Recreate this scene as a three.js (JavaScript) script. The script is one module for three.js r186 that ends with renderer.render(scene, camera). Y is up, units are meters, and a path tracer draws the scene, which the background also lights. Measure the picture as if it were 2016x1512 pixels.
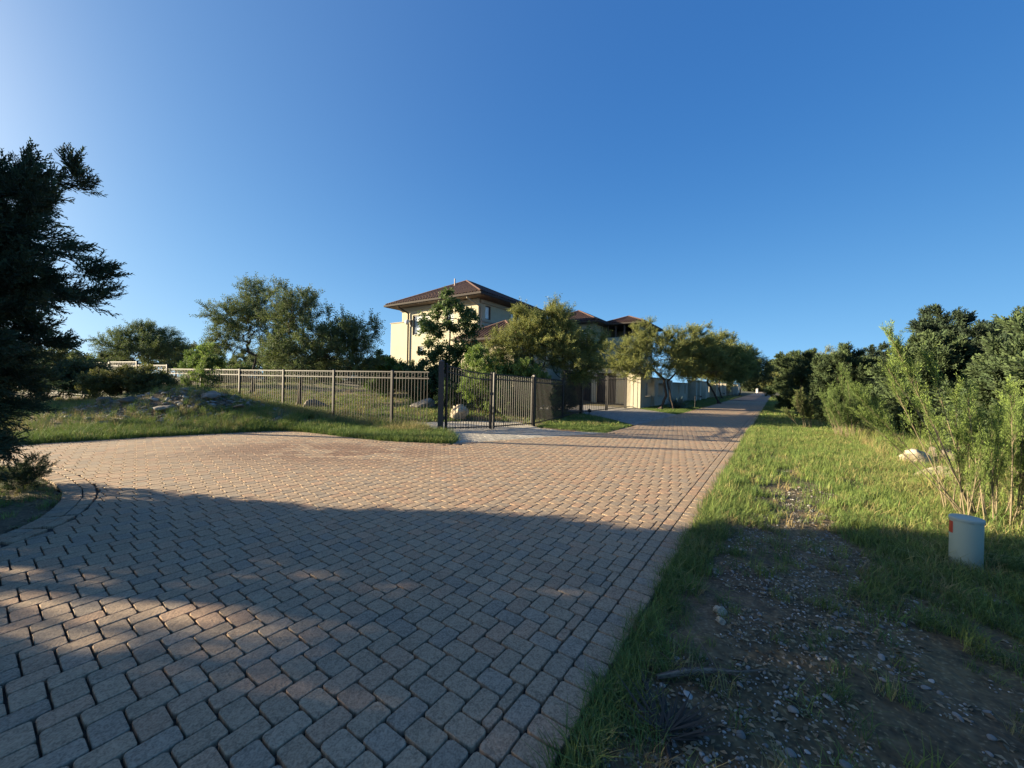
import * as THREE from 'three';
import { mergeGeometries, mergeVertices } from 'three/addons/utils/BufferGeometryUtils.js';

// ---------------------------------------------------------------- camera, sky, sun, exposure
const EXPOSURE = 3.6;
const scene = new THREE.Scene();
const camera = new THREE.PerspectiveCamera(89.92, 4 / 3, 0.05, 3000);
camera.position.set(0, 1.5, 0);
camera.rotation.set(THREE.MathUtils.degToRad(-0.3), 0, THREE.MathUtils.degToRad(1.2));
const renderer = new THREE.WebGLRenderer({ antialias: true });
renderer.toneMapping = THREE.LinearToneMapping;
renderer.toneMappingExposure = EXPOSURE;
renderer.shadowMap.enabled = true;

const SUN_EL = THREE.MathUtils.degToRad(13.5), SUN_AZ = THREE.MathUtils.degToRad(5);
const sunDir = new THREE.Vector3(-Math.cos(SUN_EL) * Math.cos(SUN_AZ), Math.sin(SUN_EL), -Math.cos(SUN_EL) * Math.sin(SUN_AZ));
{
  const W = 512, Hh = 256, data = new Float32Array(W * Hh * 4);
  for (let j = 0; j < Hh; j++) {
    const el = ((j + 0.5) / Hh - 0.5) * Math.PI, y = Math.sin(el), e = Math.max(0, el) * 180 / Math.PI;
    for (let i = 0; i < W; i++) {
      const a = ((i + 0.5) / W - 0.5) * 2 * Math.PI, x = Math.cos(a) * Math.cos(el), z = Math.sin(a) * Math.cos(el);
      const c = x * sunDir.x + y * sunDir.y + z * sunDir.z;
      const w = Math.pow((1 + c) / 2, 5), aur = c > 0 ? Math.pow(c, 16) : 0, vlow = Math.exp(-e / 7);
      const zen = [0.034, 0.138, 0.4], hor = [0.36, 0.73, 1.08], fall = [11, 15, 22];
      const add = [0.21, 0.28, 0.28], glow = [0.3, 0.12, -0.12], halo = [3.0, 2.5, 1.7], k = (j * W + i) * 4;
      for (let q = 0; q < 3; q++) {
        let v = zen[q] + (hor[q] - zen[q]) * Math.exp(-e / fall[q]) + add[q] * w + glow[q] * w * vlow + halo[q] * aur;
        if (el < 0) v = [0.36, 0.5, 0.6][q];
        data[k + q] = v / EXPOSURE;
      }
      data[k + 3] = 1;
    }
  }
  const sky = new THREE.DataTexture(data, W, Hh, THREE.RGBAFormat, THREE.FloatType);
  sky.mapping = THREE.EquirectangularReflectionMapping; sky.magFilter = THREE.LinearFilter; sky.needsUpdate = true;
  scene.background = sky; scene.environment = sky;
}
const sun = new THREE.DirectionalLight(new THREE.Color(1, 0.84, 0.58), 5);
sun.target.position.set(0, 0, -15); sun.position.copy(sunDir).multiplyScalar(120).add(sun.target.position);
sun.castShadow = true; sun.shadow.radius = 1.0; sun.shadow.mapSize.set(4096, 4096);
Object.assign(sun.shadow.camera, { left: -70, right: 70, top: 50, bottom: -40, near: 1, far: 320 });
scene.add(sun, sun.target);

// ---------------------------------------------------------------- helpers
function RNG(seed) { let a = seed >>> 0; return () => { a = (a + 0x6D2B79F5) >>> 0; let t = a; t = Math.imul(t ^ (t >>> 15), t | 1); t ^= t + Math.imul(t ^ (t >>> 7), t | 61); return ((t ^ (t >>> 14)) >>> 0) / 4294967296; }; }
const V3 = (x, y, z) => new THREE.Vector3(x, y, z);
const lerp = (a, b, t) => a + (b - a) * t, clamp = (x, a, b) => Math.min(b, Math.max(a, x)), smooth = (a, b, x) => { const t = clamp((x - a) / (b - a), 0, 1); return t * t * (3 - 2 * t); };
const hash2 = (x, y, s = 0) => { let h = Math.imul(x | 0, 374761393) ^ Math.imul(y | 0, 668265263) ^ Math.imul(s | 0, 2147483647 ^ 0x5bd1e995); h = Math.imul(h ^ (h >>> 13), 1274126177); return ((h ^ (h >>> 16)) >>> 0) / 4294967296; };
function vnoise(x, y, s = 0, per = 0) {
  const ix = Math.floor(x), iy = Math.floor(y), fx = x - ix, fy = y - iy, u = fx * fx * (3 - 2 * fx), v = fy * fy * (3 - 2 * fy);
  const m = (a) => per ? ((a % per) + per) % per : a;
  return lerp(lerp(hash2(m(ix), m(iy), s), hash2(m(ix + 1), m(iy), s), u), lerp(hash2(m(ix), m(iy + 1), s), hash2(m(ix + 1), m(iy + 1), s), u), v);
}
const fbm = (x, y, s = 0, o = 4, per = 0) => { let a = 0.5, t = 0, n = 0; for (let i = 0; i < o; i++) { t += a * vnoise(x, y, s + i, per); n += a; x *= 2; y *= 2; per *= 2; a *= 0.5; } return t / n; };
// road frame: s runs along the road, t across it to the right
const DX = 0.565, DZ = 0.8251, THETA = -Math.atan2(0.565, 0.8251);
const st = (s, t) => [s * DX + t * DZ, s * DZ - t * DX];
const toS = (X, Z) => X * DX + Z * DZ, toT = (X, Z) => X * DZ - Z * DX;

function tex(w, h, fn, srgb, rep) {
  const d = new Uint8Array(w * h * 4);
  for (let j = 0; j < h; j++) for (let i = 0; i < w; i++) { const c = fn(i / w, j / h), k = (j * w + i) * 4; d[k] = clamp(c[0], 0, 1) * 255; d[k + 1] = clamp(c[1] ?? c[0], 0, 1) * 255; d[k + 2] = clamp(c[2] ?? c[0], 0, 1) * 255; d[k + 3] = 255; }
  const t = new THREE.DataTexture(d, w, h, THREE.RGBAFormat); t.wrapS = t.wrapT = THREE.RepeatWrapping; t.magFilter = THREE.LinearFilter; t.minFilter = THREE.LinearMipmapLinearFilter; t.generateMipmaps = true;
  if (srgb) t.colorSpace = THREE.SRGBColorSpace; if (rep) t.repeat.set(rep, rep); t.needsUpdate = true; return t;
}
const lin = (r, g, b) => new THREE.Color().setRGB(r, g, b);
const std = (r, g, b, rough = 0.9, extra = {}) => new THREE.MeshStandardMaterial({ color: lin(r, g, b), roughness: rough, ...extra });
const leafMat = (r, g, b, tr = 0.4) => new THREE.MeshPhysicalMaterial({ color: lin(r, g, b), roughness: 0.85, transmission: tr, thickness: 0, side: THREE.DoubleSide, specularIntensity: 0.5 });

const taken = {};
function numbered(n) { const k = taken[n] = (taken[n] ?? -1) + 1; return k ? n + '_' + String(k).padStart(3, '0') : n; }
function tag(o, label, category, group, kind) { if (label) o.userData.label = label; if (category) o.userData.category = category; if (group) o.userData.group = group; if (kind) o.userData.kind = kind; return o; }
function thing(name, label, category, X = 0, y = 0, Z = 0, turn = 0, group, kind) { const g = new THREE.Group(); g.name = numbered(name); g.position.set(X, y, -Z); g.rotation.y = turn; scene.add(g); return tag(g, label, category, group, kind); }
function part(name, geo, mat, parent, x, y, z) { const m = new THREE.Mesh(geo, mat); m.name = name; m.castShadow = m.receiveShadow = true; if (x !== undefined) m.position.set(x, y, z); parent.add(m); return m; }
const BOX = {};
const box = (w, h, d) => BOX[[w, h, d]] ??= new THREE.BoxGeometry(w, h, d);
const tbox = (w, h, d, x, y, z) => new THREE.BoxGeometry(w, h, d).translate(x, y, z);
const merge = (a) => mergeGeometries(a.map((g) => g.index ? g.toNonIndexed() : g));
class Buf { // loose triangle collector
  constructor() { this.p = []; this.n = []; this.u = []; this.i = []; this.c = null; }
  v(x, y, z, nx, ny, nz, u = 0, v = 0) { this.p.push(x, y, z); this.n.push(nx, ny, nz); this.u.push(u, v); return this.p.length / 3 - 1; }
  t(a, b, c) { this.i.push(a, b, c); }
  geo() { const g = new THREE.BufferGeometry(); g.setAttribute('position', new THREE.Float32BufferAttribute(this.p, 3)); g.setAttribute('normal', new THREE.Float32BufferAttribute(this.n, 3)); g.setAttribute('uv', new THREE.Float32BufferAttribute(this.u, 2)); if (this.c) g.setAttribute('color', new THREE.Float32BufferAttribute(this.c, 3)); g.setIndex(this.i); return g; }
}
function instanced(name, geo, mat, list, parent) { // list of [Matrix4, Color]
  const m = new THREE.InstancedMesh(geo, mat, list.length); m.name = name; m.castShadow = m.receiveShadow = true;
  list.forEach(([M, c], i) => { m.setMatrixAt(i, M); if (c) m.setColorAt(i, c); });
  parent.add(m); return m;
}
const _q = new THREE.Quaternion(), _q2 = new THREE.Quaternion(), UPV = V3(0, 1, 0);
function place(x, y, z, dir, spin, s) { _q.setFromUnitVectors(UPV, dir); _q2.setFromAxisAngle(UPV, spin); _q.multiply(_q2); return new THREE.Matrix4().compose(V3(x, y, z), _q, typeof s === 'number' ? V3(s, s, s) : s); }

// ---------------------------------------------------------------- plan of the place (metres, X right, Z ahead)
const roadPoly = [], mark = [];
const add = (X, Z, m) => { roadPoly.push([X, Z]); mark.push(m); };   // m: border kind of the edge that starts here
add(...st(-4, -0.69), 2); for (let s = 0; s < 150; s += 10) add(...st(s, -0.69 + smooth(30, 150, s) * 0.5), 2); add(...st(150, -0.2), 0);
for (let s = 150; s > 20; s -= 12) add(...st(s, -4.1), 1); add(...st(14, -4.2), 1); add(2.94, 11.81, 1);
for (const p of [[-1.40, 9.19], [-2.15, 9.25], [-3.04, 9.37], [-3.94, 9.75], [-4.79, 10.18], [-5.72, 10.62], [-6.25, 10.76], [-6.66, 10.68], [-7.17, 10.32], [-8.62, 9.24], [-9.77, 8.16]]) add(p[0], p[1], 1);
add(-10.2, 7.74, 0); add(-12, 7.6, 0); add(-16, 8.2, 0);
for (const p of [[-16, 5.4], [-12, 5.6], [-9.5, 6.05], [-8.6, 6.2], [-8.06, 6.12], [-7.6, 5.97], [-7.13, 5.74], [-6.64, 5.47], [-6.18, 5.2], [-5.66, 4.85], [-5.3, 4.53], [-5.05, 4.24], [-4.84, 3.95], [-4.7, 3.66], [-4.64, 3.36], [-4.66, 3.06], [-4.75, 2.8], [-4.92, 2.5]]) add(p[0], p[1], 2);
add(-6.8, -0.2, 0);
const drive1 = [[2.94, 11.81], [2.84, 11.68], [-1.40, 9.19], [-1.36, 9.5], [-1.72, 11.0], [-2.05, 11.25], [-3.6, 12.4], [-3.4, 13.6], [-1.6, 14.4], [0.2, 14.6], [0.76, 13.19], [0.93, 12.64], [1.79, 11.87], [2.6, 11.66]].map((p) => p);
drive1.length = 0; drive1.push([2.92, 11.80], [-1.40, 9.19], [-1.36, 9.5], [-1.72, 11.0], [-2.05, 11.25], [-3.6, 12.4], [-3.4, 13.6], [-1.6, 14.4], [0.2, 14.6], [0.8, 13.15], [0.97, 12.72], [1.75, 12.02]);
const drive2 = [[14.3, -4.22], [21.2, -4.12], [24.3, -7.0], [24.6, -7.9], [25.2, -13.5], [17, -13.5], [17.6, -7.8], [16.2, -5.9]].map((p) => st(...p));
function polyInfo(P, X, Z) { // [signed distance, positive inside; nearest edge index]
  let inside = false, best = 1e9, at = 0;
  for (let i = 0, j = P.length - 1; i < P.length; j = i++) {
    const [x1, z1] = P[j], [x2, z2] = P[i];
    if ((z2 > Z) !== (z1 > Z) && X < (x1 - x2) * (Z - z2) / (z1 - z2) + x2) inside = !inside;
    const dx = x2 - x1, dz = z2 - z1, k = clamp(((X - x1) * dx + (Z - z1) * dz) / (dx * dx + dz * dz), 0, 1), d = Math.hypot(X - x1 - k * dx, Z - z1 - k * dz);
    if (d < best) { best = d; at = j; }
  }
  return [inside ? best : -best, at];
}
// the iron fence: post k stands at fence(k); fenceSide > 0 behind it
const fence = (k) => [11.85 * (-0.3118 - 0.1892 * k), 11.85 * (1 + 0.0804 * k)];
const fenceSide = (X, Z) => (X + 3.695) * 0.391 + (Z - 11.85) * 0.9203;
function rise(X, Z) { const t = toT(X, Z); return smooth(1, 11, Math.min(fenceSide(X, Z), (-7.5 - t) * 1.0 + 1.5)); }
function groundY(X, Z) {
  const t = toT(X, Z), s = toS(X, Z); let y = 0;
  y += 0.85 * rise(X, Z) * (1 - 0.7 * smooth(14, 18, s) * smooth(-15, -10, t));
  const mx = (X + 10.6) / 4.1, mz = (Z - 12.6) / 1.9, m = Math.exp(-(mx * mx + mz * mz) * 1.6);
  y += 0.95 * m * (0.75 + 0.5 * fbm(X * 0.9, Z * 0.9, 5));
  y += 0.3 * smooth(-10, -16, X) * smooth(11, 15, Z);
  y -= 1.1 * smooth(2.6, 9, t) + 1.2 * smooth(9, 30, t);
  y -= 10 * smooth(45, 170, Math.hypot(Math.max(0, -X - 10), 0)) + 4 * smooth(40, 160, t) ;
  y += (fbm(X * 0.8, Z * 0.8, 11) - 0.5) * 0.07 + (fbm(X * 3, Z * 3, 12) - 0.5) * 0.035;
  return y;
}
function edgeDist(X, Z) { let d = polyInfo(roadPoly, X, Z)[0]; if (X > -6 && X < 12) d = Math.max(d, polyInfo(drive1, X, Z)[0], polyInfo(drive2, X, Z)[0]); return d; }
function terrainY(X, Z, d = edgeDist(X, Z)) { const y = groundY(X, Z); if (d > 0) return -0.09; return lerp(Math.min(y, -0.03), y, smooth(0, 0.45, -d)); }

// ---------------------------------------------------------------- ground
const soilMap = tex(1024, 1024, (u, v) => {
  const a = fbm(u * 8, v * 8, 1, 5, 8), b = fbm(u * 64, v * 64, 2, 3, 64), c = vnoise(u * 256, v * 256, 3, 256), k = 0.45 + 0.4 * (a - 0.5) + 0.5 * (b - 0.5) + 0.25 * (c - 0.5), p = c > 0.86 ? 0.35 : 0;
  return [k * 1.05 + p, k * 0.98 + p, k * 0.88 + p];
}, false);
const soilBump = tex(512, 512, (u, v) => [0.5 * fbm(u * 16, v * 16, 7, 5, 16) + 0.5 * vnoise(u * 128, v * 128, 9, 128)]);
{
  const xs = [], zs = [], B = new Buf(); B.c = [];
  for (let x = 0, d = 0.2; x < 900; x += d, d *= x < 12 ? 1 : x < 40 ? 1.03 : 1.1) { xs.push(x); if (x) xs.unshift(-x); }
  for (let z = 0, d = 0.2; z < 900; z += d, d *= z < 18 ? 1.003 : z < 60 ? 1.03 : 1.1) zs.push(z);
  for (let z = 0.25, d = 0.3; z < 60; z += d, d *= 1.12) zs.unshift(-z);
  for (const Z of zs) for (const X of xs) {
    B.v(X, terrainY(X, Z), -Z, 0, 1, 0, X / 3, Z / 3);
    const t = toT(X, Z), n = fbm(X * 0.5, Z * 0.5, 21), n2 = fbm(X * 2.3, Z * 2.3, 22), green = clamp(smooth(0.35, 0.65, n * 0.6 + n2 * 0.4) + (Z > 25 ? 0.3 : 0), 0, 1);
    const soil = [0.2, 0.145, 0.095], thatch = [0.17, 0.155, 0.075], g = Math.hypot(X, Z) > 14 ? green : green * 0.6;
    const far = smooth(25, 60, Math.hypot(X, Z)), scrub = [0.085, 0.1, 0.05]; for (let q = 0; q < 3; q++) B.c.push(lerp(lerp(soil[q], thatch[q], g), scrub[q] * (0.8 + 0.5 * n), far));
  }
  const nx = xs.length;
  for (let j = 0; j + 1 < zs.length; j++) for (let i = 0; i + 1 < nx; i++) { const a = j * nx + i; B.t(a, a + 1, a + nx); B.t(a + 1, a + nx + 1, a + nx); }
  const g = B.geo(); g.computeVertexNormals();
  const m = part('ground', g, new THREE.MeshStandardMaterial({ vertexColors: true, map: soilMap, roughness: 1, bumpMap: soilBump, bumpScale: 0.012 }), scene);
  m.material.color.setRGB(1.25, 1.2, 1.15); tag(m, 'uneven ground of soil, thatch and limestone grit around the road', 'ground', null, 'structure');
}

// ---------------------------------------------------------------- paving
const PW = 0.117, PL = 0.1755, JOINT = 0.0095, pr = RNG(77);
const grain = tex(512, 512, (u, v) => { const k = 0.78 + 0.3 * (fbm(u * 24, v * 24, 31, 4, 24) - 0.5) + 0.5 * (vnoise(u * 200, v * 200, 33, 200) - 0.5) + 0.3 * (vnoise(u * 90, v * 90, 34, 90) - 0.5); return [k, k * 0.985, k * 0.97]; }, false);
const grainBump = tex(512, 512, (u, v) => [0.55 * vnoise(u * 200, v * 200, 33, 200) + 0.25 * vnoise(u * 90, v * 90, 34, 90) + 0.2 * fbm(u * 24, v * 24, 31, 4, 24)]);
const paverMat = (c) => { const m = new THREE.MeshStandardMaterial({ color: c, map: grain, bumpMap: grainBump, bumpScale: 0.0025, roughness: 0.92 }); return m; };
// a tumbled concrete paver from a convex outline: rounded corners, worn edge, slightly pillowed top
function paverInto(B, poly, cutR, ch, jit, rnd, uo = 0, X0 = 0, Z0 = 0, y0 = 0, tx = 0, tz = 0, c) {
  const pts = []; let cx = 0, cz = 0, area = 0;
  for (let i = 0; i < poly.length; i++) { const p = poly[i], q = poly[(i + 1) % poly.length]; area += p[0] * q[1] - q[0] * p[1]; }
  if (area < 0) poly = poly.slice().reverse();
  for (let i = 0; i < poly.length; i++) {
    const a = poly[(i + poly.length - 1) % poly.length], p = poly[i], b = poly[(i + 1) % poly.length];
    const la = Math.hypot(a[0] - p[0], a[1] - p[1]), lb = Math.hypot(b[0] - p[0], b[1] - p[1]), r = Math.min(cutR * (0.7 + 0.7 * rnd()), la * 0.3, lb * 0.3);
    const A = [p[0] + (a[0] - p[0]) / la * r, p[1] + (a[1] - p[1]) / la * r], C = [p[0] + (b[0] - p[0]) / lb * r, p[1] + (b[1] - p[1]) / lb * r];
    pts.push(A, [p[0] * 0.3 + (A[0] + C[0]) * 0.35, p[1] * 0.3 + (A[1] + C[1]) * 0.35], C);
  }
  for (const p of pts) { p[0] += (rnd() - 0.5) * jit; p[1] += (rnd() - 0.5) * jit; cx += p[0] / pts.length; cz += p[1] / pts.length; }
  const n = pts.length, rings = [[ch * 1.5, 0.0], [ch * 0.6, -ch * 0.55], [0, -ch * 1.7], [0, -0.032]], id = [], base = [];
  const h = (x, z) => y0 + tx * (x - cx) + tz * (z - cz);
  const put = (x, y, z, nx, ny, nz) => { const k = B.v(X0 + x, y, -(Z0 + z), nx, ny, -nz, x + uo, z + uo * 1.7); if (c) B.c.push(c.r, c.g, c.b); return k; };
  const top = put(cx, h(cx, cz) + 0.0004, cz, 0, 1, 0);
  rings.forEach(([ins, y], k) => { id[k] = pts.map((p, i) => { let dx = p[0] - cx, dz = p[1] - cz; const l = Math.hypot(dx, dz); dx /= l; dz /= l; const up = [1, 0.75, 0.2, 0][k], o = Math.sqrt(1 - up * up); return put(p[0] - dx * ins, h(p[0], p[1]) + y, p[1] - dz * ins, dx * o, up, dz * o); }); });
  for (let i = 0; i < n; i++) { const j = (i + 1) % n; B.t(top, id[0][i], id[0][j]); for (let k = 0; k < 3; k++) { B.t(id[k][i], id[k + 1][i], id[k + 1][j]); B.t(id[k][i], id[k + 1][j], id[k][j]); } }
}
function clipHalf(poly, px, pz, nx, nz) { // keep the side the normal points to
  const out = [];
  for (let i = 0; i < poly.length; i++) { const a = poly[i], b = poly[(i + 1) % poly.length], da = (a[0] - px) * nx + (a[1] - pz) * nz, db = (b[0] - px) * nx + (b[1] - pz) * nz; if (da >= 0) out.push(a); if (da >= 0 !== db >= 0) { const k = da / (da - db); out.push([a[0] + (b[0] - a[0]) * k, a[1] + (b[1] - a[1]) * k]); } }
  return out.filter((p, i) => { const q = out[(i + 1) % out.length]; return Math.hypot(p[0] - q[0], p[1] - q[1]) > 0.006; });
}
const areaOf = (P) => Math.abs(P.reduce((s, p, i) => { const q = P[(i + 1) % P.length]; return s + p[0] * q[1] - q[0] * p[1]; }, 0) / 2);
function paverTone(X, Z, pale) {
  const r = pr(), r2 = pr(); let c;
  if (pale === 2) c = r < 0.5 ? [0.36, 0.33, 0.28] : r < 0.8 ? [0.31, 0.285, 0.245] : [0.26, 0.24, 0.21]; else if (pale) c = r < 0.5 ? [0.52, 0.47, 0.38] : r < 0.8 ? [0.44, 0.4, 0.33] : [0.36, 0.33, 0.27];
  else c = r < 0.46 ? [0.41, 0.292, 0.187] : r < 0.66 ? [0.385, 0.287, 0.192] : r < 0.86 ? [0.435, 0.283, 0.177] : [0.345, 0.268, 0.19];
  const k = 0.92 + 0.16 * r2; c = c.map((x) => x * k);
  // dried red clay spilled on the far part of the court
  const st1 = Math.exp(-(((X + 4.0) / 2.8) ** 2 + ((Z - 7.9) / 1.2) ** 2)) * smooth(0.3, 0.55, fbm(X * 1.6, Z * 3.4, 41)) * (pale ? 0 : 1), f = clamp(1.05 * st1, 0, 0.85);
  return lin(lerp(c[0], 0.2, f), lerp(c[1], 0.105, f), lerp(c[2], 0.065, f));
}
function layPaving(P, marks, opt) { // herringbone field cut at its border courses; returns [{c:[X,Z], rot, poly|null, tone}]
  const list = [], borderW = marks.map((m) => m === 2 ? PL + PW : m === 1 ? PL : 0);
  let x0 = 1e9, x1 = -1e9, z0 = 1e9, z1 = -1e9; for (const [X, Z] of P) { const s = toS(X, Z), t = toT(X, Z); x0 = Math.min(x0, t); x1 = Math.max(x1, t); z0 = Math.min(z0, s); z1 = Math.max(z1, s); }
  z1 = Math.min(z1, opt.far); 
  const edgeN = (i) => { const a = P[i], b = P[(i + 1) % P.length], l = Math.hypot(b[0] - a[0], b[1] - a[1]); return [a, b, (b[0] - a[0]) / l, (b[1] - a[1]) / l, l]; };
  let orient = 0; for (let i = 0; i < P.length; i++) { const a = P[i], b = P[(i + 1) % P.length]; orient += a[0] * b[1] - b[0] * a[1]; } orient = Math.sign(orient);
  // lattice a=(W,W), b=(L+W, W-L) in (t,s)
  const nI = Math.ceil((x1 - x0 + z1 - z0) / PW) + 40;
  const seen = (t, s) => t > x0 - 0.3 && t < x1 + 0.3 && s > z0 - 0.3 && s < z1;
  const bt = PL + PW, bs = PW - PL, span = Math.ceil((x1 - x0 + z1 - z0) / bt) + 4;
  const tryOne = (ct, cs, along) => {
    if (!seen(ct, cs)) return; const [X, Z] = st(cs, ct); if (!opt.view(X, Z)) return;
    const [d, e] = polyInfo(P, X, Z), m = borderW[e]; if (d < m - 0.12) return;
    const hw = (PW - JOINT) / 2, hl = (PL - JOINT) / 2;
    if (d > m + 0.14) { list.push({ X, Z, along, poly: null }); return; }
    let poly = [[-hl, -hw], [hl, -hw], [hl, hw], [-hl, hw]];
    const ca = along ? [DX, DZ] : [DZ, -DX]; // long axis direction
    poly = poly.map(([a, b]) => [X + a * ca[0] - b * ca[1], Z + a * ca[1] + b * ca[0]]);
    for (const ei of [e, (e + 1) % P.length, (e + P.length - 1) % P.length]) {
      const [a, b, dx, dz, l] = edgeN(ei), nx = -dz * orient, nz = dx * orient, w = borderW[ei] + JOINT * 0.6;
      if (ei !== e) { const k = (X - a[0]) * dx + (Z - a[1]) * dz; if (k < -0.25 || k > l + 0.25) continue; }
      poly = clipHalf(poly, a[0] + nx * w, a[1] + nz * w, nx, nz); if (poly.length < 3) return;
    }
    const ar = areaOf(poly); if (ar < 0.0022) return;
    if (ar > 0.98 * 4 * hw * hl) { list.push({ X, Z, along, poly: null }); return; }
    list.push({ X, Z, along, poly: poly.map((p) => [p[0] - X, p[1] - Z]) });
  };
  for (let j = -span; j <= span; j++) for (let i = -nI; i <= nI; i++) {
    const ot = x0 + i * PW + j * bt, os = z0 + i * PW + j * bs;
    tryOne(ot + PL / 2, os + PW / 2, false);
    tryOne(ot + PL + PW / 2, os + PW - PL / 2, true);
  }
  // border courses follow the outline
  for (const kind of [1, 2]) {
    let run = null;
    for (let i = 0; i < P.length; i++) {
      if (!marks[i] || (kind === 2 && marks[i] !== 2)) { run = null; continue; }
      const [a, b, dx, dz, l] = edgeN(i), nx = -dz * orient, nz = dx * orient, step = kind === 1 ? PW : PL, off = kind === 1 ? PL / 2 : PL + PW / 2;
      const n = Math.max(1, Math.round(l / step)), w = l / n, j2 = edgeN((i + P.length - 1) % P.length), j3 = edgeN((i + 1) % P.length);
      for (let k = 0; k < n; k++) {
        const q = (k + 0.5) * w, X = a[0] + dx * q + nx * off, Z = a[1] + dz * q + nz * off;
        if (!opt.view(X, Z) || toS(X, Z) > opt.far) continue;
        const hw = (w - JOINT) / 2, hd = ((kind === 1 ? PL : PW) - JOINT) / 2;
        // taper to the bend at both ends
        const b0 = k === 0 ? 0.5 : 1, poly = [];
        const sk = (end) => { const o = end ? j3 : j2; return (marks[end ? (i + 1) % P.length : (i + P.length - 1) % P.length]) ? Math.tan(Math.asin(clamp((dx * o[3] - dz * o[2]), -0.8, 0.8)) / 2) * (end ? -1 : 1) : 0; };
        const s0 = k === 0 ? sk(false) : 0, s1 = k === n - 1 ? sk(true) : 0, dep0 = off - hd, dep1 = off + hd, O = orient;
        const loc = [[-hw + O * -s0 * dep0 * -1, -hd], [hw + O * s1 * dep0 * 1, -hd], [hw + O * s1 * dep1 * 1, hd], [-hw + O * -s0 * dep1 * -1, hd]];
        list.push({ X, Z, along: true, border: true, poly: loc.map(([u, v]) => [u * dx + v * nx, u * dz + v * nz]) });
      }
    }
  }
  return list;
}
const bedMat = std(0.06, 0.05, 0.04, 1, { map: grain });
function bedSheet(P, y) { const sh = new THREE.Shape(P.map(([X, Z]) => new THREE.Vector2(X, Z))); const g = new THREE.ShapeGeometry(sh); g.rotateX(-Math.PI / 2); g.translate(0, y, 0); return g; }
const HERR = [0, 1, 2, 3, 4, 5].map((i) => { const B = new Buf(), r = RNG(900 + i), hw = (PW - JOINT) / 2, hl = (PL - JOINT) / 2; paverInto(B, [[-hl, -hw], [hl, -hw], [hl, hw], [-hl, hw]], 0.0135, 0.0028, 0.004, r, i * 0.37); return B.geo(); });
function pave(root, list, nearN, pale) {
  const rnd = RNG(5), inFrame = (p) => p.Z > 0.9 && Math.abs(p.X) < p.Z * 1.42 + 0.2;
  for (const p of list) { p.tone = paverTone(p.X, p.Z, pale); p.a = p.along ? Math.atan2(DZ, DX) : Math.atan2(-DX, DZ); p.y = (rnd() - 0.5) * 0.003; p.tx = (rnd() - 0.5) * 0.01; p.tz = (rnd() - 0.5) * 0.01; p.d = inFrame(p) ? Math.hypot(p.X, p.Z, 1.5) : 1e9; }
  const order = list.map((_, i) => i).sort((a, b) => list[a].d - list[b].d), near = new Set(order.slice(0, nearN));
  const tones = []; const toneMat = (c) => { let b = null, bd = 1e9; for (const t of tones) { const d = Math.abs(t.color.r - c.r) + Math.abs(t.color.g - c.g) + Math.abs(t.color.b - c.b); if (d < bd) { bd = d; b = t; } } if (bd > 0.035) { b = paverMat(c); tones.push(b); } return b; };
  const inst = [], cut = new Buf(); cut.c = [];
  list.forEach((p, i) => {
    if (near.has(i)) {
      let m; if (p.poly) { const B = new Buf(); paverInto(B, p.poly, 0.0135, 0.0028, 0.004, rnd, rnd()); m = part('paver', B.geo(), toneMat(p.tone), root, p.X, p.y, -p.Z); }
      else { m = part('paver', HERR[Math.floor(rnd() * 6)], toneMat(p.tone), root, p.X, p.y, -p.Z); m.rotation.set(p.tx * 0.5, p.a + (rnd() < 0.5 ? Math.PI : 0) + (rnd() - 0.5) * 0.02, p.tz * 0.5); }
      m.name = 'paver' + (i ? '_' + String(root.children.length).padStart(3, '0') : '');
    } else if (p.poly) paverInto(cut, p.poly, 0.0125, 0.0028, 0.003, rnd, rnd(), p.X, p.Z, p.y, 0, 0, p.tone);
    else { const e = new THREE.Euler(p.tx * 0.5, p.a + (rnd() < 0.5 ? Math.PI : 0), p.tz * 0.5); inst.push([new THREE.Matrix4().compose(V3(p.X, p.y, -p.Z), new THREE.Quaternion().setFromEuler(e), V3(1, 1, 1)), p.tone]); }
  });
  tag(instanced('paver_field', HERR[0], paverMat(lin(1, 1, 1)), inst, root), null, null, null, 'stuff');
  const cm = paverMat(lin(1, 1, 1)); cm.vertexColors = true; tag(part('cut_paver_field', cut.geo(), cm, root), null, null, null, 'stuff');
  console.log('pavers', list.length, 'instanced', inst.length);
}
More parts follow.
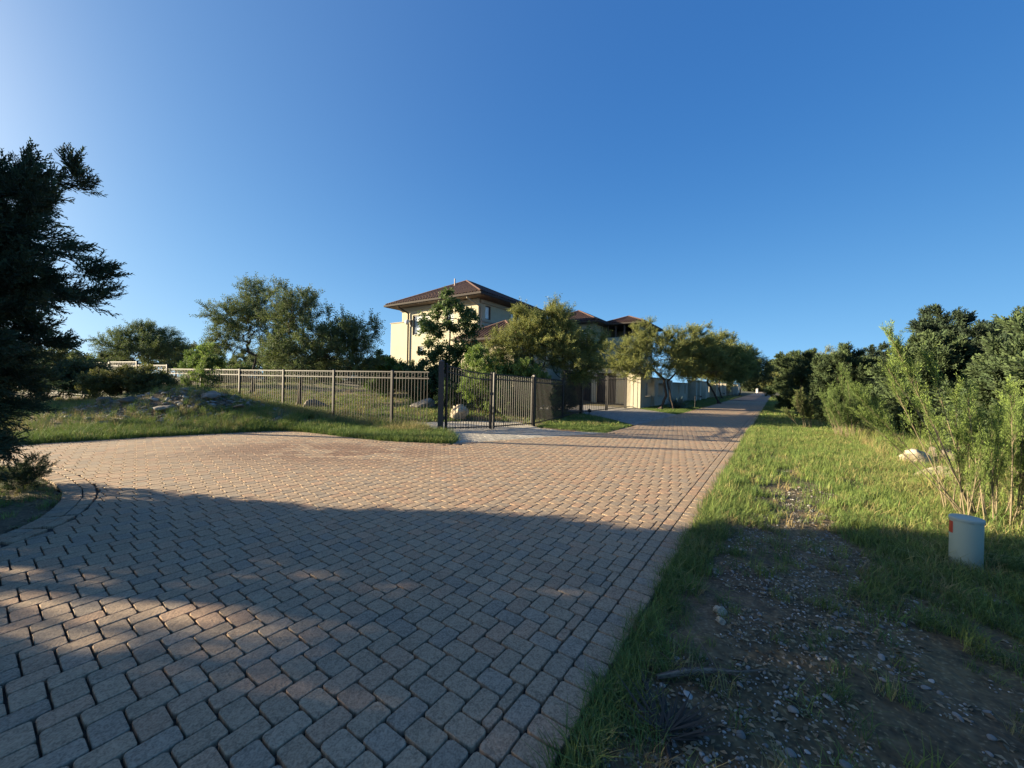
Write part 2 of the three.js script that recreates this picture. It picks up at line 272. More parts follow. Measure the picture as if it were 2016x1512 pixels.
{
  const root = thing('road', 'brown concrete paver road and turning court laid in herringbone', 'road', 0, 0, 0, 0, null, 'structure');
  part('joint_sand', bedSheet(roadPoly, -0.026), bedMat, root);
  const view = (X, Z) => Z > -0.6 && Math.abs(X) < Z * 1.6 + 3 && Z < 60;
  pave(root, layPaving(roadPoly, mark, { far: 48, view }), 300, false);
  // past the laid pavers the bricks can no longer be told apart: one sheet at paver level
  const strip = []; for (let s = 48; s <= 150; s += 10) strip.push(st(s, -0.69 + smooth(30, 150, s) * 0.5)); for (let s = 150; s >= 48; s -= 10) strip.push(st(s, -4.1));
  part('far_paving', bedSheet(strip, -0.002), std(0.3, 0.225, 0.17, 0.95, { map: grain }), root);
  const r1 = thing('driveway', 'pale paved driveway apron in front of the ajar double gate', 'driveway', 0, 0, 0, 0, null, 'structure');
  part('joint_sand', bedSheet(drive1, -0.02), std(0.2, 0.18, 0.14, 1, { map: grain }), r1);
  pave(r1, layPaving(drive1, drive1.map(() => 0), { far: 60, view }), 0, true);
  const r2 = thing('driveway', 'grey paved driveway leading to the tall far gate', 'driveway', 0, 0, 0, 0, null, 'structure');
  part('joint_sand', bedSheet(drive2, -0.023), std(0.2, 0.18, 0.14, 1, { map: grain }), r2);
  pave(r2, layPaving(drive2, drive2.map(() => 0), { far: 60, view }), 0, 2);
}

// ---------------------------------------------------------------- plants: leaf sprigs
function leafInto(B, x, y, z, dir, side, len, wid, fold = 0.25) { // a folded, pointed leaf
  const n = V3().crossVectors(dir, side).normalize(), mid = 0.45;
  const P = [[0, 0], [mid, 0.5], [1, 0], [mid, -0.5]].map(([a, b]) => V3(x, y, z).addScaledVector(dir, a * len).addScaledVector(side, b * wid).addScaledVector(n, Math.abs(b) * wid * fold));
  const k = P.map((p, i) => { const m = n.clone().addScaledVector(side, i === 1 ? -0.3 : i === 3 ? 0.3 : 0).normalize(); return B.v(p.x, p.y, p.z, m.x, m.y, m.z, i * 0.3, i & 1); });
  B.t(k[0], k[2], k[1]); B.t(k[0], k[3], k[2]);
}
const randDir = (r) => { const y = r() * 2 - 1, a = r() * 6.2832, q = Math.sqrt(1 - y * y); return V3(q * Math.cos(a), y, q * Math.sin(a)); };
function sprig(seed, n, L, leaf, wid, open, axis = 1) { // leaves spiralling round a twig of length L
  const r = RNG(seed), B = new Buf();
  for (let i = 0; i < n; i++) {
    const a = i * 2.4 + r() * 0.8, y = L * (0.08 + 0.92 * (i + r() * 0.6) / n), o = open * (0.7 + 0.6 * r());
    const dir = V3(Math.cos(a) * Math.sin(o), Math.cos(o), Math.sin(a) * Math.sin(o)).normalize(), side = V3().crossVectors(dir, randDir(r)).normalize();
    leafInto(B, Math.cos(a) * 0.012, y, Math.sin(a) * 0.012, dir, side, leaf * (0.7 + 0.6 * r()), wid * (0.8 + 0.4 * r()));
  }
  if (axis) for (let k = 0; k < 3; k++) { const a = k * 2.1, b = (k + 1) * 2.1, w = 0.004 * axis; const p = [[a, 0], [b, 0], [a, L]].map(([q, y]) => B.v(Math.cos(q) * w, y, Math.sin(q) * w, Math.cos(q), 0, Math.sin(q))); B.t(...p); }
  return B.geo();
}
function juniperSpray(seed, L, rows, wid) { // a feathery plume: side shoots all round, each of scaly tips
  const r = RNG(seed), B = new Buf();
  for (let i = 0; i < rows; i++) {
    const f = (i + 0.3 * r()) / rows, a = i * 2.4 + r() * 0.7, y = L * f, o = 0.75 - 0.35 * f + 0.3 * (r() - 0.5), sl = L * (0.5 - 0.3 * f) * (0.7 + 0.6 * r());
    const d = V3(Math.cos(a) * Math.sin(o), Math.cos(o), Math.sin(a) * Math.sin(o)), sd = V3().crossVectors(d, UPV).normalize();
    leafInto(B, 0, y, 0, d, sd, sl, wid, 0.5);
    for (let k = 0; k < 4; k++) { const q = 0.25 + 0.2 * k, e = d.clone().multiplyScalar(0.75).addScaledVector(sd, (k & 1 ? 0.6 : -0.6) + (r() - 0.5) * 0.3).addScaledVector(UPV, 0.25).normalize(); leafInto(B, d.x * sl * q, y + d.y * sl * q, d.z * sl * q, e, V3().crossVectors(e, randDir(r)).normalize(), sl * 0.45, wid * 0.85, 0.5); }
  }
  leafInto(B, 0, L * 0.5, 0, UPV, V3(1, 0, 0), L * 0.6, wid, 0.5);
  return B.geo();
}
const SP = {
  oak: sprig(1, 18, 0.44, 0.075, 0.034, 0.85), oakFine: sprig(2, 24, 0.36, 0.05, 0.022, 0.85), broad: sprig(3, 12, 0.3, 0.11, 0.07, 1.1), shrub: sprig(4, 18, 0.24, 0.06, 0.03, 0.8),
  willow: sprig(5, 22, 0.3, 0.055, 0.012, 0.45, 0.6), juniper: juniperSpray(6, 0.19, 11, 0.0105), juniperFar: juniperSpray(7, 0.3, 9, 0.03), far: sprig(8, 16, 0.6, 0.2, 0.1, 1.0),
};
const LM = { // every crown is one leaf material; copies carry the tint
  any: leafMat(1, 1, 1, 0.38), needle: leafMat(1, 1, 1, 0.2),
};
const barkMap = tex(256, 256, (u, v) => { const k = 0.45 + 0.8 * (fbm(u * 24, v * 5, 51, 4, 8) - 0.5) + 0.3 * (vnoise(u * 64, v * 64, 52, 64) - 0.5); return [k, k * 0.95, k * 0.9]; });
const BARK = { oak: std(0.16, 0.125, 0.1, 1, { map: barkMap, bumpMap: barkMap, bumpScale: 0.02 }), pale: std(0.42, 0.35, 0.28, 1, { map: barkMap, bumpMap: barkMap, bumpScale: 0.01 }), juniper: std(0.2, 0.15, 0.12, 1, { map: barkMap, bumpMap: barkMap, bumpScale: 0.02 }), green: std(0.19, 0.155, 0.095, 1) };

function tubeInto(B, a, b, ra, rb, k) {
  const d = b.clone().sub(a), L = d.length(); if (L < 1e-4) return; d.divideScalar(L);
  const x = V3().crossVectors(d, Math.abs(d.y) < 0.9 ? UPV : V3(1, 0, 0)).normalize(), y = V3().crossVectors(d, x), id = [];
  for (let e = 0; e < 2; e++) for (let i = 0; i <= k; i++) { const q = i / k * 6.28318, c = Math.cos(q), s = Math.sin(q), n = x.clone().multiplyScalar(c).addScaledVector(y, s), p = (e ? b : a).clone().addScaledVector(n, e ? rb : ra); id.push(B.v(p.x, p.y, p.z, n.x, n.y, n.z, i / k * Math.max(0.3, ra * 5), e ? L : 0)); }
  for (let i = 0; i < k; i++) { B.t(id[i], id[i + 1], id[k + 1 + i]); B.t(id[i + 1], id[k + 2 + i], id[k + 1 + i]); }
}
// limbs reach for points spread through the crown's lobes; thickness follows what each limb carries
function grow(o) {
  const r = RNG(o.seed), nodes = [], kids = [];
  const addN = (p, par) => { nodes.push({ p, par, r: 0, tip: true }); if (par >= 0) nodes[par].tip = false; return nodes.length - 1; };
  const roots = [];
  for (const tr of o.trunks) { let par = -1; for (let i = 0; i < tr.length; i++) { const a = V3(...tr[i]); if (i) { const b = nodes[par].p.clone(), n = Math.max(1, Math.ceil(a.distanceTo(b) / 0.3)); for (let k = 1; k <= n; k++) { const q = b.clone().lerp(a, k / n); q.x += (r() - 0.5) * 0.05; q.z += (r() - 0.5) * 0.05; par = addN(q, par); nodes[par].trunk = i > 0; } } else par = addN(a, -1); } roots.push(par); }
  const targets = [], tot = o.lobes.reduce((s, l) => s + l[3] * l[4] * l[5], 0), c0 = nodes[roots[0]].p;
  for (const l of o.lobes) { const n = Math.round(o.n * l[3] * l[4] * l[5] / tot); for (let i = 0; i < n; i++) { const d = randDir(r), q = Math.pow(r(), o.shell ?? 0.45) * (0.82 + 0.3 * r()); targets.push(V3(l[0] + d.x * l[3] * q, l[1] + d.y * l[4] * q, l[2] + d.z * l[5] * q)); } }
  targets.sort((a, b) => a.distanceTo(c0) - b.distanceTo(c0));
  const step = o.step ?? 0.28;
  for (const T of targets) {
    let best = 0, bd = 1e9; for (let i = 0; i < nodes.length; i++) { const n = nodes[i]; if (n.p.y < (o.forkY ?? 0.8)) continue; const d = n.p.distanceTo(T) * (T.y < n.p.y ? (o.droop ?? 1.25) : 1) + (n.trunk ? 0.1 : 0); if (d < bd) { bd = d; best = i; } }
    let par = best; const a = nodes[best].p.clone(), L = a.distanceTo(T), n = Math.min(10, Math.max(1, Math.ceil(L / step))), sag = V3((r() - 0.5), (o.lift ?? 0.35) + r() * 0.3, (r() - 0.5)).multiplyScalar(L * 0.16);
    for (let k = 1; k <= n; k++) { const f = k / n, p = a.clone().lerp(T, f).addScaledVector(sag, 4 * f * (1 - f) * -0.5); p.x += (r() - 0.5) * step * 0.28; p.y += (r() - 0.5) * step * 0.28; p.z += (r() - 0.5) * step * 0.28; par = addN(p, par); }
  }
  const e = o.pipe ?? 2.35, tip = o.tip ?? 0.006;
  for (const n of nodes) n.s = 0; for (let i = nodes.length - 1; i >= 0; i--) { const n = nodes[i]; if (n.tip) n.s = Math.pow(tip, e); n.r = Math.pow(n.s, 1 / e); if (n.par >= 0) nodes[n.par].s += n.s; }
  const k0 = o.trunkR / nodes[0].r; for (const n of nodes) n.r *= lerp(1, k0, smooth(tip * 2, nodes[0].r * 0.8, n.r));
  return nodes;
}
function plantMeshes(root, o, nodes) {
  const T = new Buf(), r = RNG(o.seed + 500), list = [];
  nodes.forEach((n, i) => { if (n.par < 0) return; const p = nodes[n.par], flare = n.p.y < 0.35 ? 1 + 0.5 * (0.35 - Math.max(0, n.p.y)) : 1; tubeInto(T, p.p, n.p, Math.max(p.r * (p.p.y < 0.1 ? 1.35 : 1), n.r), n.r * flare, n.r > 0.06 ? 8 : n.r > 0.02 ? 5 : 3); });
  part('trunk', T.geo(), o.bark, root);
  const c0 = V3(); let cn = 0; for (const n of nodes) if (n.tip) { c0.add(n.p); cn++; } c0.divideScalar(cn || 1);
  const thr = o.leafR ?? 0.016;
  for (const n of nodes) {
    if (n.par < 0 || n.r > thr || n.trunk) continue;
    const P = o.per * (o.dense ?? 2), cnt = n.tip ? P * (o.tipMore ?? 1.5) + 2 : P * (o.along ?? 0.35), m = Math.floor(cnt + r());
    const out = n.p.clone().sub(nodes[n.par].p).normalize(), rad = n.p.clone().sub(c0).normalize();
    for (let k = 0; k < m; k++) {
      const d = randDir(r).multiplyScalar(o.spread ?? 0.9).addScaledVector(out, 0.7).addScaledVector(rad, o.radial ?? 0.3).add(V3(...(o.lean ?? [0, 0.4, 0]))).normalize();
      const q = n.p.clone().lerp(nodes[n.par].p, r()), v = 0.75 + 0.5 * r(), mixT = r(), A = o.tint, Bc = o.tint2 ?? o.tint;
      list.push([place(q.x + (r() - 0.5) * 0.1, q.y + (r() - 0.5) * 0.1, q.z + (r() - 0.5) * 0.1, d, r() * 6.28, (o.size ?? 1) * (0.65 + 0.7 * r())), lin(lerp(A[0], Bc[0], mixT) * v, lerp(A[1], Bc[1], mixT) * v, lerp(A[2], Bc[2], mixT) * v)]);
    }
  }
  tag(instanced('crown', o.leaf, o.mat ?? LM.any, list, root), null, null, null, 'stuff');
  return list.length;
}
let sprigTotal = 0;
function tree(name, label, category, X, Z, o, group) {
  const g = thing(name, label, category, X, (o.y ?? terrainY(X, Z)) - 0.05, Z, 0, group);
  sprigTotal += plantMeshes(g, o, grow(o)); return g;
}
// lobes and trunks below are local: x right, y up from the tree's foot, z towards the camera
const GR = { dark: [0.075, 0.11, 0.05], oak: [0.15, 0.185, 0.05], oakY: [0.25, 0.25, 0.06], olive: [0.13, 0.145, 0.05], fresh: [0.13, 0.2, 0.045], jun: [0.05, 0.085, 0.038], junY: [0.11, 0.145, 0.045], willow: [0.21, 0.28, 0.06], willow2: [0.15, 0.22, 0.05] };
const oak = (o) => ({ bark: BARK.oak, leaf: SP.oak, per: 3.2, n: 260, tint: GR.oak, tint2: GR.oakY, trunkR: 0.16, dense: 2.3, ...o, n: Math.round((o.n ?? 260) * 1.4), size: (o.size ?? 1) * 1.15 });
const jun = (o) => ({ bark: BARK.juniper, leaf: SP.juniperFar, mat: LM.needle, per: 3.5, n: 240, tint: GR.jun, tint2: GR.junY, trunkR: 0.14, lean: [0, 0.5, 0], spread: 0.7, dense: 3, ...o });

// --- trees behind the fence, left to right
tree('live_oak', 'dark spreading oak far off at the left horizon', 'tree', -33.5, 35, oak({ seed: 11, y: 0.4, trunks: [[[0, 0, 0], [0.3, 1.6, 0]]], lobes: [[-1.6, 3.6, 0, 2.4, 1.4, 2], [1.6, 3.6, 0.5, 2.6, 1.5, 2], [0.2, 4.6, 0, 2.2, 1.1, 1.6]], n: 240, per: 3, size: 1.3, tint: GR.dark, tint2: GR.oak, trunkR: 0.2 }));
tree('live_oak', 'tall open oak, left one of the pair behind the iron fence', 'tree', -14.9, 22, oak({ seed: 12, trunks: [[[0, 0, 0], [0.1, 1.2, 0], [0.25, 2.2, 0]], [[0.12, 0, 0], [0.35, 1.2, 0.1], [0.75, 2.3, 0.1]]], lobes: [[-0.9, 3.9, 0, 1.5, 1.6, 1.5], [0.5, 5.0, 0, 1.0, 1.5, 1.1], [-0.3, 5.2, -0.2, 0.9, 1.2, 1], [1.3, 3.5, 0, 0.9, 1.3, 1.2], [-1.9, 2.6, 0, 0.7, 0.6, 0.8]], n: 250, per: 2.6, tint: GR.dark, tint2: GR.oak, trunkR: 0.17 }));
tree('live_oak', 'broad dark oak, right one of the pair behind the iron fence', 'tree', -10.3, 18.6, oak({ seed: 13, trunks: [[[0, 0, 0], [0.1, 1.0, 0], [0.15, 2.0, 0]]], lobes: [[-0.4, 4.4, 0, 1.2, 1.5, 1.3], [1.6, 2.9, 0, 1.7, 1.5, 1.5], [2.6, 3.6, 0.2, 1.2, 0.8, 1.1], [0.3, 2.6, 0, 1.5, 1.2, 1.4], [3.0, 2.0, 0, 0.8, 0.7, 0.9], [-1.0, 2.4, 0.2, 0.8, 0.9, 1.0]], n: 330, per: 3.4, tint: GR.dark, tint2: GR.oak, trunkR: 0.16 }));
tree('young_tree', 'slender young tree in front of the tall cream house', 'tree', -3.25, 19.6, oak({ seed: 14, trunks: [[[0, 0, 0], [0.02, 1.6, 0], [0.05, 3.2, 0], [0.02, 4.4, 0]]], lobes: [[0, 4.4, 0, 0.7, 1.2, 0.7], [-0.75, 3.6, 0, 0.8, 0.7, 0.7], [0.8, 3.8, 0, 0.75, 0.7, 0.7], [-0.5, 2.4, 0, 0.85, 0.7, 0.7], [0.7, 2.5, 0, 0.7, 0.7, 0.7], [0.1, 1.5, 0, 0.7, 0.6, 0.6]], n: 110, per: 3.4, dense: 1.5, leaf: SP.broad, tint: [0.065, 0.11, 0.032], tint2: [0.11, 0.16, 0.042], trunkR: 0.075, lift: 0.1 }));
tree('live_oak', 'gnarled yellow-green oak leaning over the ajar double gate', 'tree', 0.9, 17, oak({ seed: 15, trunks: [[[0.1, 0, 0], [-0.05, 0.9, 0], [0.0, 1.6, 0], [-0.5, 2.4, 0]], [[0.0, 1.4, 0], [0.6, 2.2, 0.1]]], lobes: [[-1.1, 2.7, 0.1, 1.2, 1.3, 1.1], [0.5, 3.2, 0, 1.5, 1.4, 1.4], [1.9, 2.6, 0.2, 1.3, 1.3, 1.2], [0.9, 4.3, 0, 1.0, 0.8, 0.9], [-0.4, 4.0, 0, 0.9, 0.7, 0.8]], n: 400, per: 4.2, leaf: SP.oakFine, trunkR: 0.13 }));
tree('live_oak', 'double-trunked oak on the kerb lawn beside the end of the perimeter wall', 'tree', 9.5, 23.8, oak({ seed: 16, trunks: [[[-0.3, 0, 0], [0.05, 0.9, 0], [-0.1, 1.9, 0], [-0.9, 2.6, 0]], [[0.5, 0, 0.1], [0.25, 0.9, 0.1], [0.1, 1.8, 0], [0.9, 2.5, -0.2]]], lobes: [[-2.2, 3.2, 0.2, 2.0, 1.2, 1.5], [0.2, 3.6, 0, 1.9, 1.6, 1.7], [2.4, 3.1, -0.9, 1.9, 1.2, 1.6], [-1.3, 4.5, 0, 1.2, 0.95, 1.1], [1.9, 4.4, -0.6, 1.3, 1.1, 1.2], [3.4, 3.4, -1.2, 1.3, 1.3, 1.3], [-2.2, 2.5, 0.4, 1.6, 0.6, 1.2], [1.2, 2.4, 0.3, 1.6, 0.5, 1.2], [2.9, 2.5, -0.8, 1.4, 0.6, 1.2]], n: 540, per: 4.2, leaf: SP.oakFine, trunkR: 0.17 }));
tree('live_oak', 'leaning oak arching over the kerb lawn past the wall bay', 'tree', 17.2, 33.5, oak({ seed: 17, trunks: [[[0.9, 0, 0], [0.4, 1.0, 0], [-0.2, 1.9, 0], [0, 2.6, 0]]], lobes: [[-1.5, 3.6, 0, 2.0, 1.6, 1.7], [0.6, 4.4, 0, 2.0, 1.8, 1.8], [1.8, 3.2, 0, 1.9, 1.4, 1.7]], n: 360, per: 3.8, size: 1.1, tint: GR.oak, tint2: GR.oakY, trunkR: 0.16 }));
tree('live_oak', 'dense shaded oak halfway along the perimeter wall', 'tree', 25.6, 47.5, oak({ seed: 18, trunks: [[[0.4, 0, 0], [0, 1.2, 0], [0, 2.2, 0]]], lobes: [[-1.8, 3.6, 0, 2.4, 2.0, 2.2], [1.5, 4.2, 0, 2.6, 2.3, 2.2], [0, 5.6, 0, 2.0, 1.4, 1.9]], n: 300, per: 3.6, size: 1.4, tint: GR.oak, trunkR: 0.2 }));
tree('live_oak', 'dense dark oak at the far end of the perimeter wall', 'tree', 38.5, 65, oak({ seed: 19, trunks: [[[0, 0, 0], [0.2, 1.5, 0], [0, 2.5, 0]]], lobes: [[-2.4, 4, 0, 3.0, 2.6, 2.8], [2.2, 4.0, 0, 3.0, 2.6, 2.8], [0.3, 6.2, 0, 2.6, 2.1, 2.5]], n: 300, per: 3.5, size: 1.9, tint: GR.dark, tint2: GR.oak, trunkR: 0.25 }));
tree('live_oak', 'tall dark oak standing beyond the end of the road', 'tree', 77, 108, oak({ seed: 20, trunks: [[[0, 0, 0], [0.3, 2.5, 0], [0.5, 4, 0]]], lobes: [[-2.5, 6.5, 0, 3, 2.6, 3], [2, 7.2, 0, 3.2, 2.6, 3], [0, 9, 0, 2.6, 1.6, 2.4]], n: 240, per: 3, leaf: SP.far, size: 1.2, tint: GR.dark, tint2: GR.oak, trunkR: 0.35 }));
tree('live_oak', 'low round olive-green oak at the far end of the road', 'tree', 68, 100, oak({ seed: 21, trunks: [[[0, 0, 0], [0.3, 1.2, 0]]], lobes: [[0, 3.2, 0, 3.4, 2, 3]], n: 160, per: 3, leaf: SP.far, tint: GR.olive, tint2: GR.oakY, trunkR: 0.3 }));
// --- trees right of the road
tree('live_oak', 'round sunlit oak on the right side, farthest one along the verge', 'tree', 40, 50, oak({ seed: 22, y: -0.6, trunks: [[[0, 0, 0], [0.2, 1.4, 0], [0, 2.2, 0]]], lobes: [[-1.4, 4.3, 0, 2.1, 2.1, 2.2], [1, 4.9, 0, 2.2, 2.0, 2.2], [-1.6, 2.4, 0.4, 1.9, 1.6, 1.9], [1.6, 2.6, 0, 2, 1.6, 2]], n: 330, per: 3.6, size: 1.5, tint: GR.olive, tint2: GR.oakY, trunkR: 0.22 }));
tree('live_oak', 'darker oak crowding the right of the round sunlit oak', 'tree', 43, 47, oak({ seed: 23, y: -0.6, trunks: [[[0, 0, 0], [0.2, 1.4, 0], [0, 2.2, 0]]], lobes: [[0, 4.2, 0, 2.6, 2.0, 2.4], [1.6, 2.8, 0.4, 2.2, 1.9, 2], [-1, 2.6, 0, 2, 1.8, 2]], n: 300, per: 3.6, size: 1.5, tint: GR.dark, tint2: GR.olive, trunkR: 0.22 }));
const J = [[23, 24, 4.9, 2.1, 'small juniper, nearest the round oaks on the right'], [21.5, 19.6, 5.0, 1.9, 'bushy juniper behind the slim roadside shrub'], [18.4, 16.4, 5.0, 1.8, 'pointed juniper left of the tallest one on the right'], [15.8, 14.2, 5.2, 1.7, 'tallest pointed juniper on the right, behind the leaning wands'], [18.2, 14.2, 5.4, 1.7, 'twin-tipped juniper right of the tallest pointed one'], [15.4, 11.9, 4.8, 1.6, 'shaded juniper in the middle of the right-hand thicket'], [14.2, 10.2, 4.5, 1.6, 'juniper at the right edge of the view'], [13.2, 12.2, 3.6, 1.6, 'low sunlit juniper behind the leaning wands'], [10.7, 8.0, 3.2, 1.3, 'squat green juniper directly behind the big willowy shrub'], [15.2, 17.6, 3.6, 1.7, 'low round juniper beside the slim roadside shrub'], [10.2, 6.9, 2.8, 1.1, 'small juniper half hidden by the big willowy shrub'], [19.5, 26, 4.4, 2.0, 'dark juniper behind the thin dry-tipped shrub']];
J.forEach(([X, Z, h, w, lab], i) => tree('juniper', lab, 'tree', X, Z, jun({ seed: 40 + i, trunks: [[[0, 0, 0], [0.05, h * 0.4, 0], [0, h * 0.7, 0]]], forkY: 0.2, lobes: [[0, h * 0.3, 0, w, h * 0.3, w], [w * 0.3, h * 0.55, 0, w * 0.75, h * 0.3, w * 0.75], [-w * 0.3, h * 0.6, w * 0.2, w * 0.6, h * 0.28, w * 0.6], [0, h * 0.8, 0, w * 0.4, h * 0.2, w * 0.4], [w * 0.45, h * 0.78, -w * 0.2, w * 0.28, h * 0.17, w * 0.28]], n: 300, per: 3.6, size: 1.1, tint: i > 6 ? [0.05, 0.08, 0.034] : [0.03, 0.052, 0.028], tint2: i > 6 ? [0.085, 0.12, 0.042] : [0.055, 0.082, 0.036] }), 'junipers right of the road'));
// --- the big juniper at the left edge, hanging over the planted island
tree('juniper', 'large dark juniper at the left edge, its plumes against the sky', 'tree', -6.9, 4.1, jun({ seed: 60, leaf: SP.juniper, forkY: 0.3, trunks: [[[0, 0, 0], [-0.1, 1.2, 0], [-0.1, 2.4, 0], [-0.4, 3.8, 0]], [[0, 0.4, 0], [0.5, 1.3, 0.1], [0.9, 2.0, 0.1]]],
  lobes: [[-0.7, 3.1, 0, 1.2, 1.2, 0.75], [0.5, 2.4, 0, 1.25, 0.9, 0.75], [0.8, 3.2, 0, 0.95, 0.6, 0.5], [1.7, 3.35, 0.05, 0.65, 0.33, 0.3], [2.1, 3.5, 0.05, 0.35, 0.15, 0.2], [1.4, 2.9, 0, 0.7, 0.4, 0.4], [1.75, 2.5, 0, 0.75, 0.3, 0.4], [2.2, 2.6, 0, 0.3, 0.15, 0.2], [1.15, 3.6, 0.1, 0.3, 0.3, 0.25], [1.1, 1.95, 0, 0.8, 0.35, 0.6], [0.75, 1.4, -0.1, 0.85, 0.4, 0.7], [0.3, 0.7, -0.3, 0.8, 0.6, 0.6], [-0.4, 1.4, 0, 1.2, 1.2, 0.8]],
  n: 1100, step: 0.16, per: 5, dense: 2, along: 0.7, tipMore: 1.1, size: 1.2, shell: 0.6, lean: [0.4, 0.3, 0], spread: 0.55, tint: [0.035, 0.06, 0.032], tint2: [0.055, 0.085, 0.042], trunkR: 0.13, tip: 0.004, leafR: 0.014 }));
// --- trees left of the view: their shade lies across the near half of the court
const SH = [[-11.6, 3.4, 6.2, 1.5, 0.5, 'juniper out of view left whose shade edge crosses the court', 2], [-12.6, 0.7, 6.4, 1.8, 1.4, 'high-crowned juniper out of view left of the court', 2], [-11.4, -2.2, 6.2, 1.7, 0.8, 'bushy juniper out of view behind the left shoulder of the court', 3], [-13.4, -5.2, 6.2, 1.8, 0.8, 'juniper out of view, rearmost on the left', 3], [-16.8, 0.6, 6.6, 1.6, 2.4, 'far juniper out of view left, behind the high-crowned one', 2], [-20.5, 13.3, 4.0, 1.6, 0.2, 'juniper out of view left that shades the rock mound', 3.5]];
SH.forEach(([X, Z, h, w, low, lab, dense], i) => tree('juniper', lab, 'tree', X, Z, jun({ seed: 80 + i, dense, trunks: [[[0, 0, 0], [0.05, h * 0.4, 0], [0, h * 0.75, 0]]], forkY: 0.3, lobes: i ? [[0, low + (h - low) * 0.22, 0, w, (h - low) * 0.26, w], [0, low + (h - low) * 0.52, 0, w * 0.72, (h - low) * 0.26, w * 0.72], [0, h * 0.84, 0, w * 0.4, h * 0.16, w * 0.4]] : [[0, 1.2, 0, 1.5, 0.8, 1.6], [0, 2.3, 0.2, 0.9, 0.55, 1.0], [0, 3.3, 0.1, 1.2, 0.7, 1.3], [0, 4.2, 0.3, 1.0, 0.7, 1.0], [0, 5.4, 0.4, 0.6, 0.7, 0.6], [0.2, 2.2, 0.9, 0.6, 0.6, 0.35]], unused: [[0, low + (h - low) * 0.52, 0, w * 0.72, (h - low) * 0.26, w * 0.72], [0, h * 0.84, 0, w * 0.4, h * 0.16, w * 0.4]], n: 330, per: 3, size: 1.15 }), 'junipers left of the court'));
{ const g = thing('utility_pole', 'weathered wooden pole out of view left, casting a thin line', 'pole', -17, terrainY(-17, 10.86) - 0.1, 10.86); part('shaft', new THREE.CylinderGeometry(0.085, 0.11, 5.5, 10).translate(0, 2.75, 0), BARK.pale, g); part('cap', new THREE.ConeGeometry(0.1, 0.08, 10).translate(0, 5.54, 0), BARK.juniper, g); }

// --- shrubs
const bush = (name, label, X, Z, lobes, o) => tree(name, label, 'shrub', X, Z, { seed: Math.abs(Math.round(X * 31 + Z * 17)) + 900, bark: BARK.oak, leaf: SP.shrub, per: 4, n: 110, tint: GR.olive, tint2: GR.fresh, trunkR: 0.03, forkY: 0.05, trunks: [[[0, 0, 0], [0.02, 0.25, 0]], [[0.15, 0, 0.05], [0.3, 0.3, 0]]], lobes, step: 0.2, leafR: 0.02, tip: 0.005, ...o });
bush('juniper_bush', 'wide olive bush on top of the rock mound before the fence', -14.4, 14.4, [[-0.7, 0.55, 0, 0.95, 0.5, 0.8], [0.5, 0.75, 0, 1.1, 0.55, 0.8], [1.1, 0.5, 0.2, 0.7, 0.4, 0.6]], { n: 190, per: 5, tint: [0.1, 0.11, 0.035], tint2: [0.16, 0.165, 0.045], y: 0.55 });
bush('sapling', 'pale leafy sapling against the fence at the stepped panels', -12.6, 15.6, [[0, 1.0, 0, 0.45, 0.9, 0.4], [0.2, 1.9, 0, 0.3, 0.5, 0.3]], { n: 40, per: 2, tint: GR.fresh, tint2: GR.willow, y: 0.5 });
bush('dark_shrub', 'dark thicket behind the large juniper at the left edge', -19.5, 16, [[0, 1.2, 0, 2.0, 1.1, 1.2], [1.5, 1.0, 0, 1.2, 0.8, 1]], { n: 220, per: 4, size: 1.5, tint: GR.dark, tint2: GR.olive });
bush('far_shrub', 'feathery green shrub left of the far-off oak', -33, 27, [[0, 1.4, 0, 2.2, 1.3, 1.2], [2.8, 1.2, 0, 2.0, 1.1, 1.2]], { n: 180, size: 2, tint: GR.olive, tint2: GR.fresh, y: 0.3 });
bush('far_shrub', 'light green feathery shrub right of the far-off oak', -19.8, 25, [[0, 1.6, 0, 0.8, 1.5, 0.8], [-0.9, 1.3, 0, 0.7, 1.2, 0.7]], { n: 130, size: 1.5, tint: GR.fresh, tint2: GR.willow2, y: 0.6 });
bush('far_shrub', 'low green hedge shrub left of the open oak behind the fence', -21.5, 29, [[0, 0.9, 0, 2.8, 0.9, 1], [4.5, 0.9, 0, 2.8, 0.9, 1]], { n: 200, size: 1.8, tint: GR.olive, tint2: GR.fresh, y: 0.7 });
bush('garden_shrub', 'bright green shrub at the left foot of the house', -7.2, 21, [[0, 1.2, 0, 0.95, 1.2, 0.9], [0.9, 1.1, 0, 0.9, 0.9, 0.8]], { n: 170, per: 5, leaf: SP.broad, tint: [0.085, 0.15, 0.03], tint2: [0.14, 0.22, 0.045] });
bush('garden_shrub', 'dark rounded shrub under the slender young tree', -4.4, 19.2, [[0, 1.0, 0, 0.9, 1.0, 0.8], [1.2, 0.9, 0, 0.8, 0.9, 0.8]], { n: 170, per: 5, leaf: SP.broad, tint: [0.05, 0.09, 0.03], tint2: [0.08, 0.13, 0.04] });
bush('garden_shrub', 'yellow-green shrub rising behind the left gate leaf', -1.35, 15.6, [[0, 1.5, 0, 0.8, 1.3, 0.8], [0.7, 1.1, 0, 0.8, 1.0, 0.8], [-0.1, 2.3, 0, 0.5, 0.5, 0.5]], { n: 190, per: 5, tint: GR.fresh, tint2: GR.willow });
bush('garden_shrub', 'tangled low shrub between the two gate leaves', -0.25, 16.3, [[0, 0.9, 0, 0.8, 0.9, 0.7], [0.5, 1.7, 0, 0.5, 0.6, 0.5], [-0.4, 2.2, 0, 0.4, 0.5, 0.4]], { n: 150, per: 4, tint: GR.olive, tint2: GR.willow });
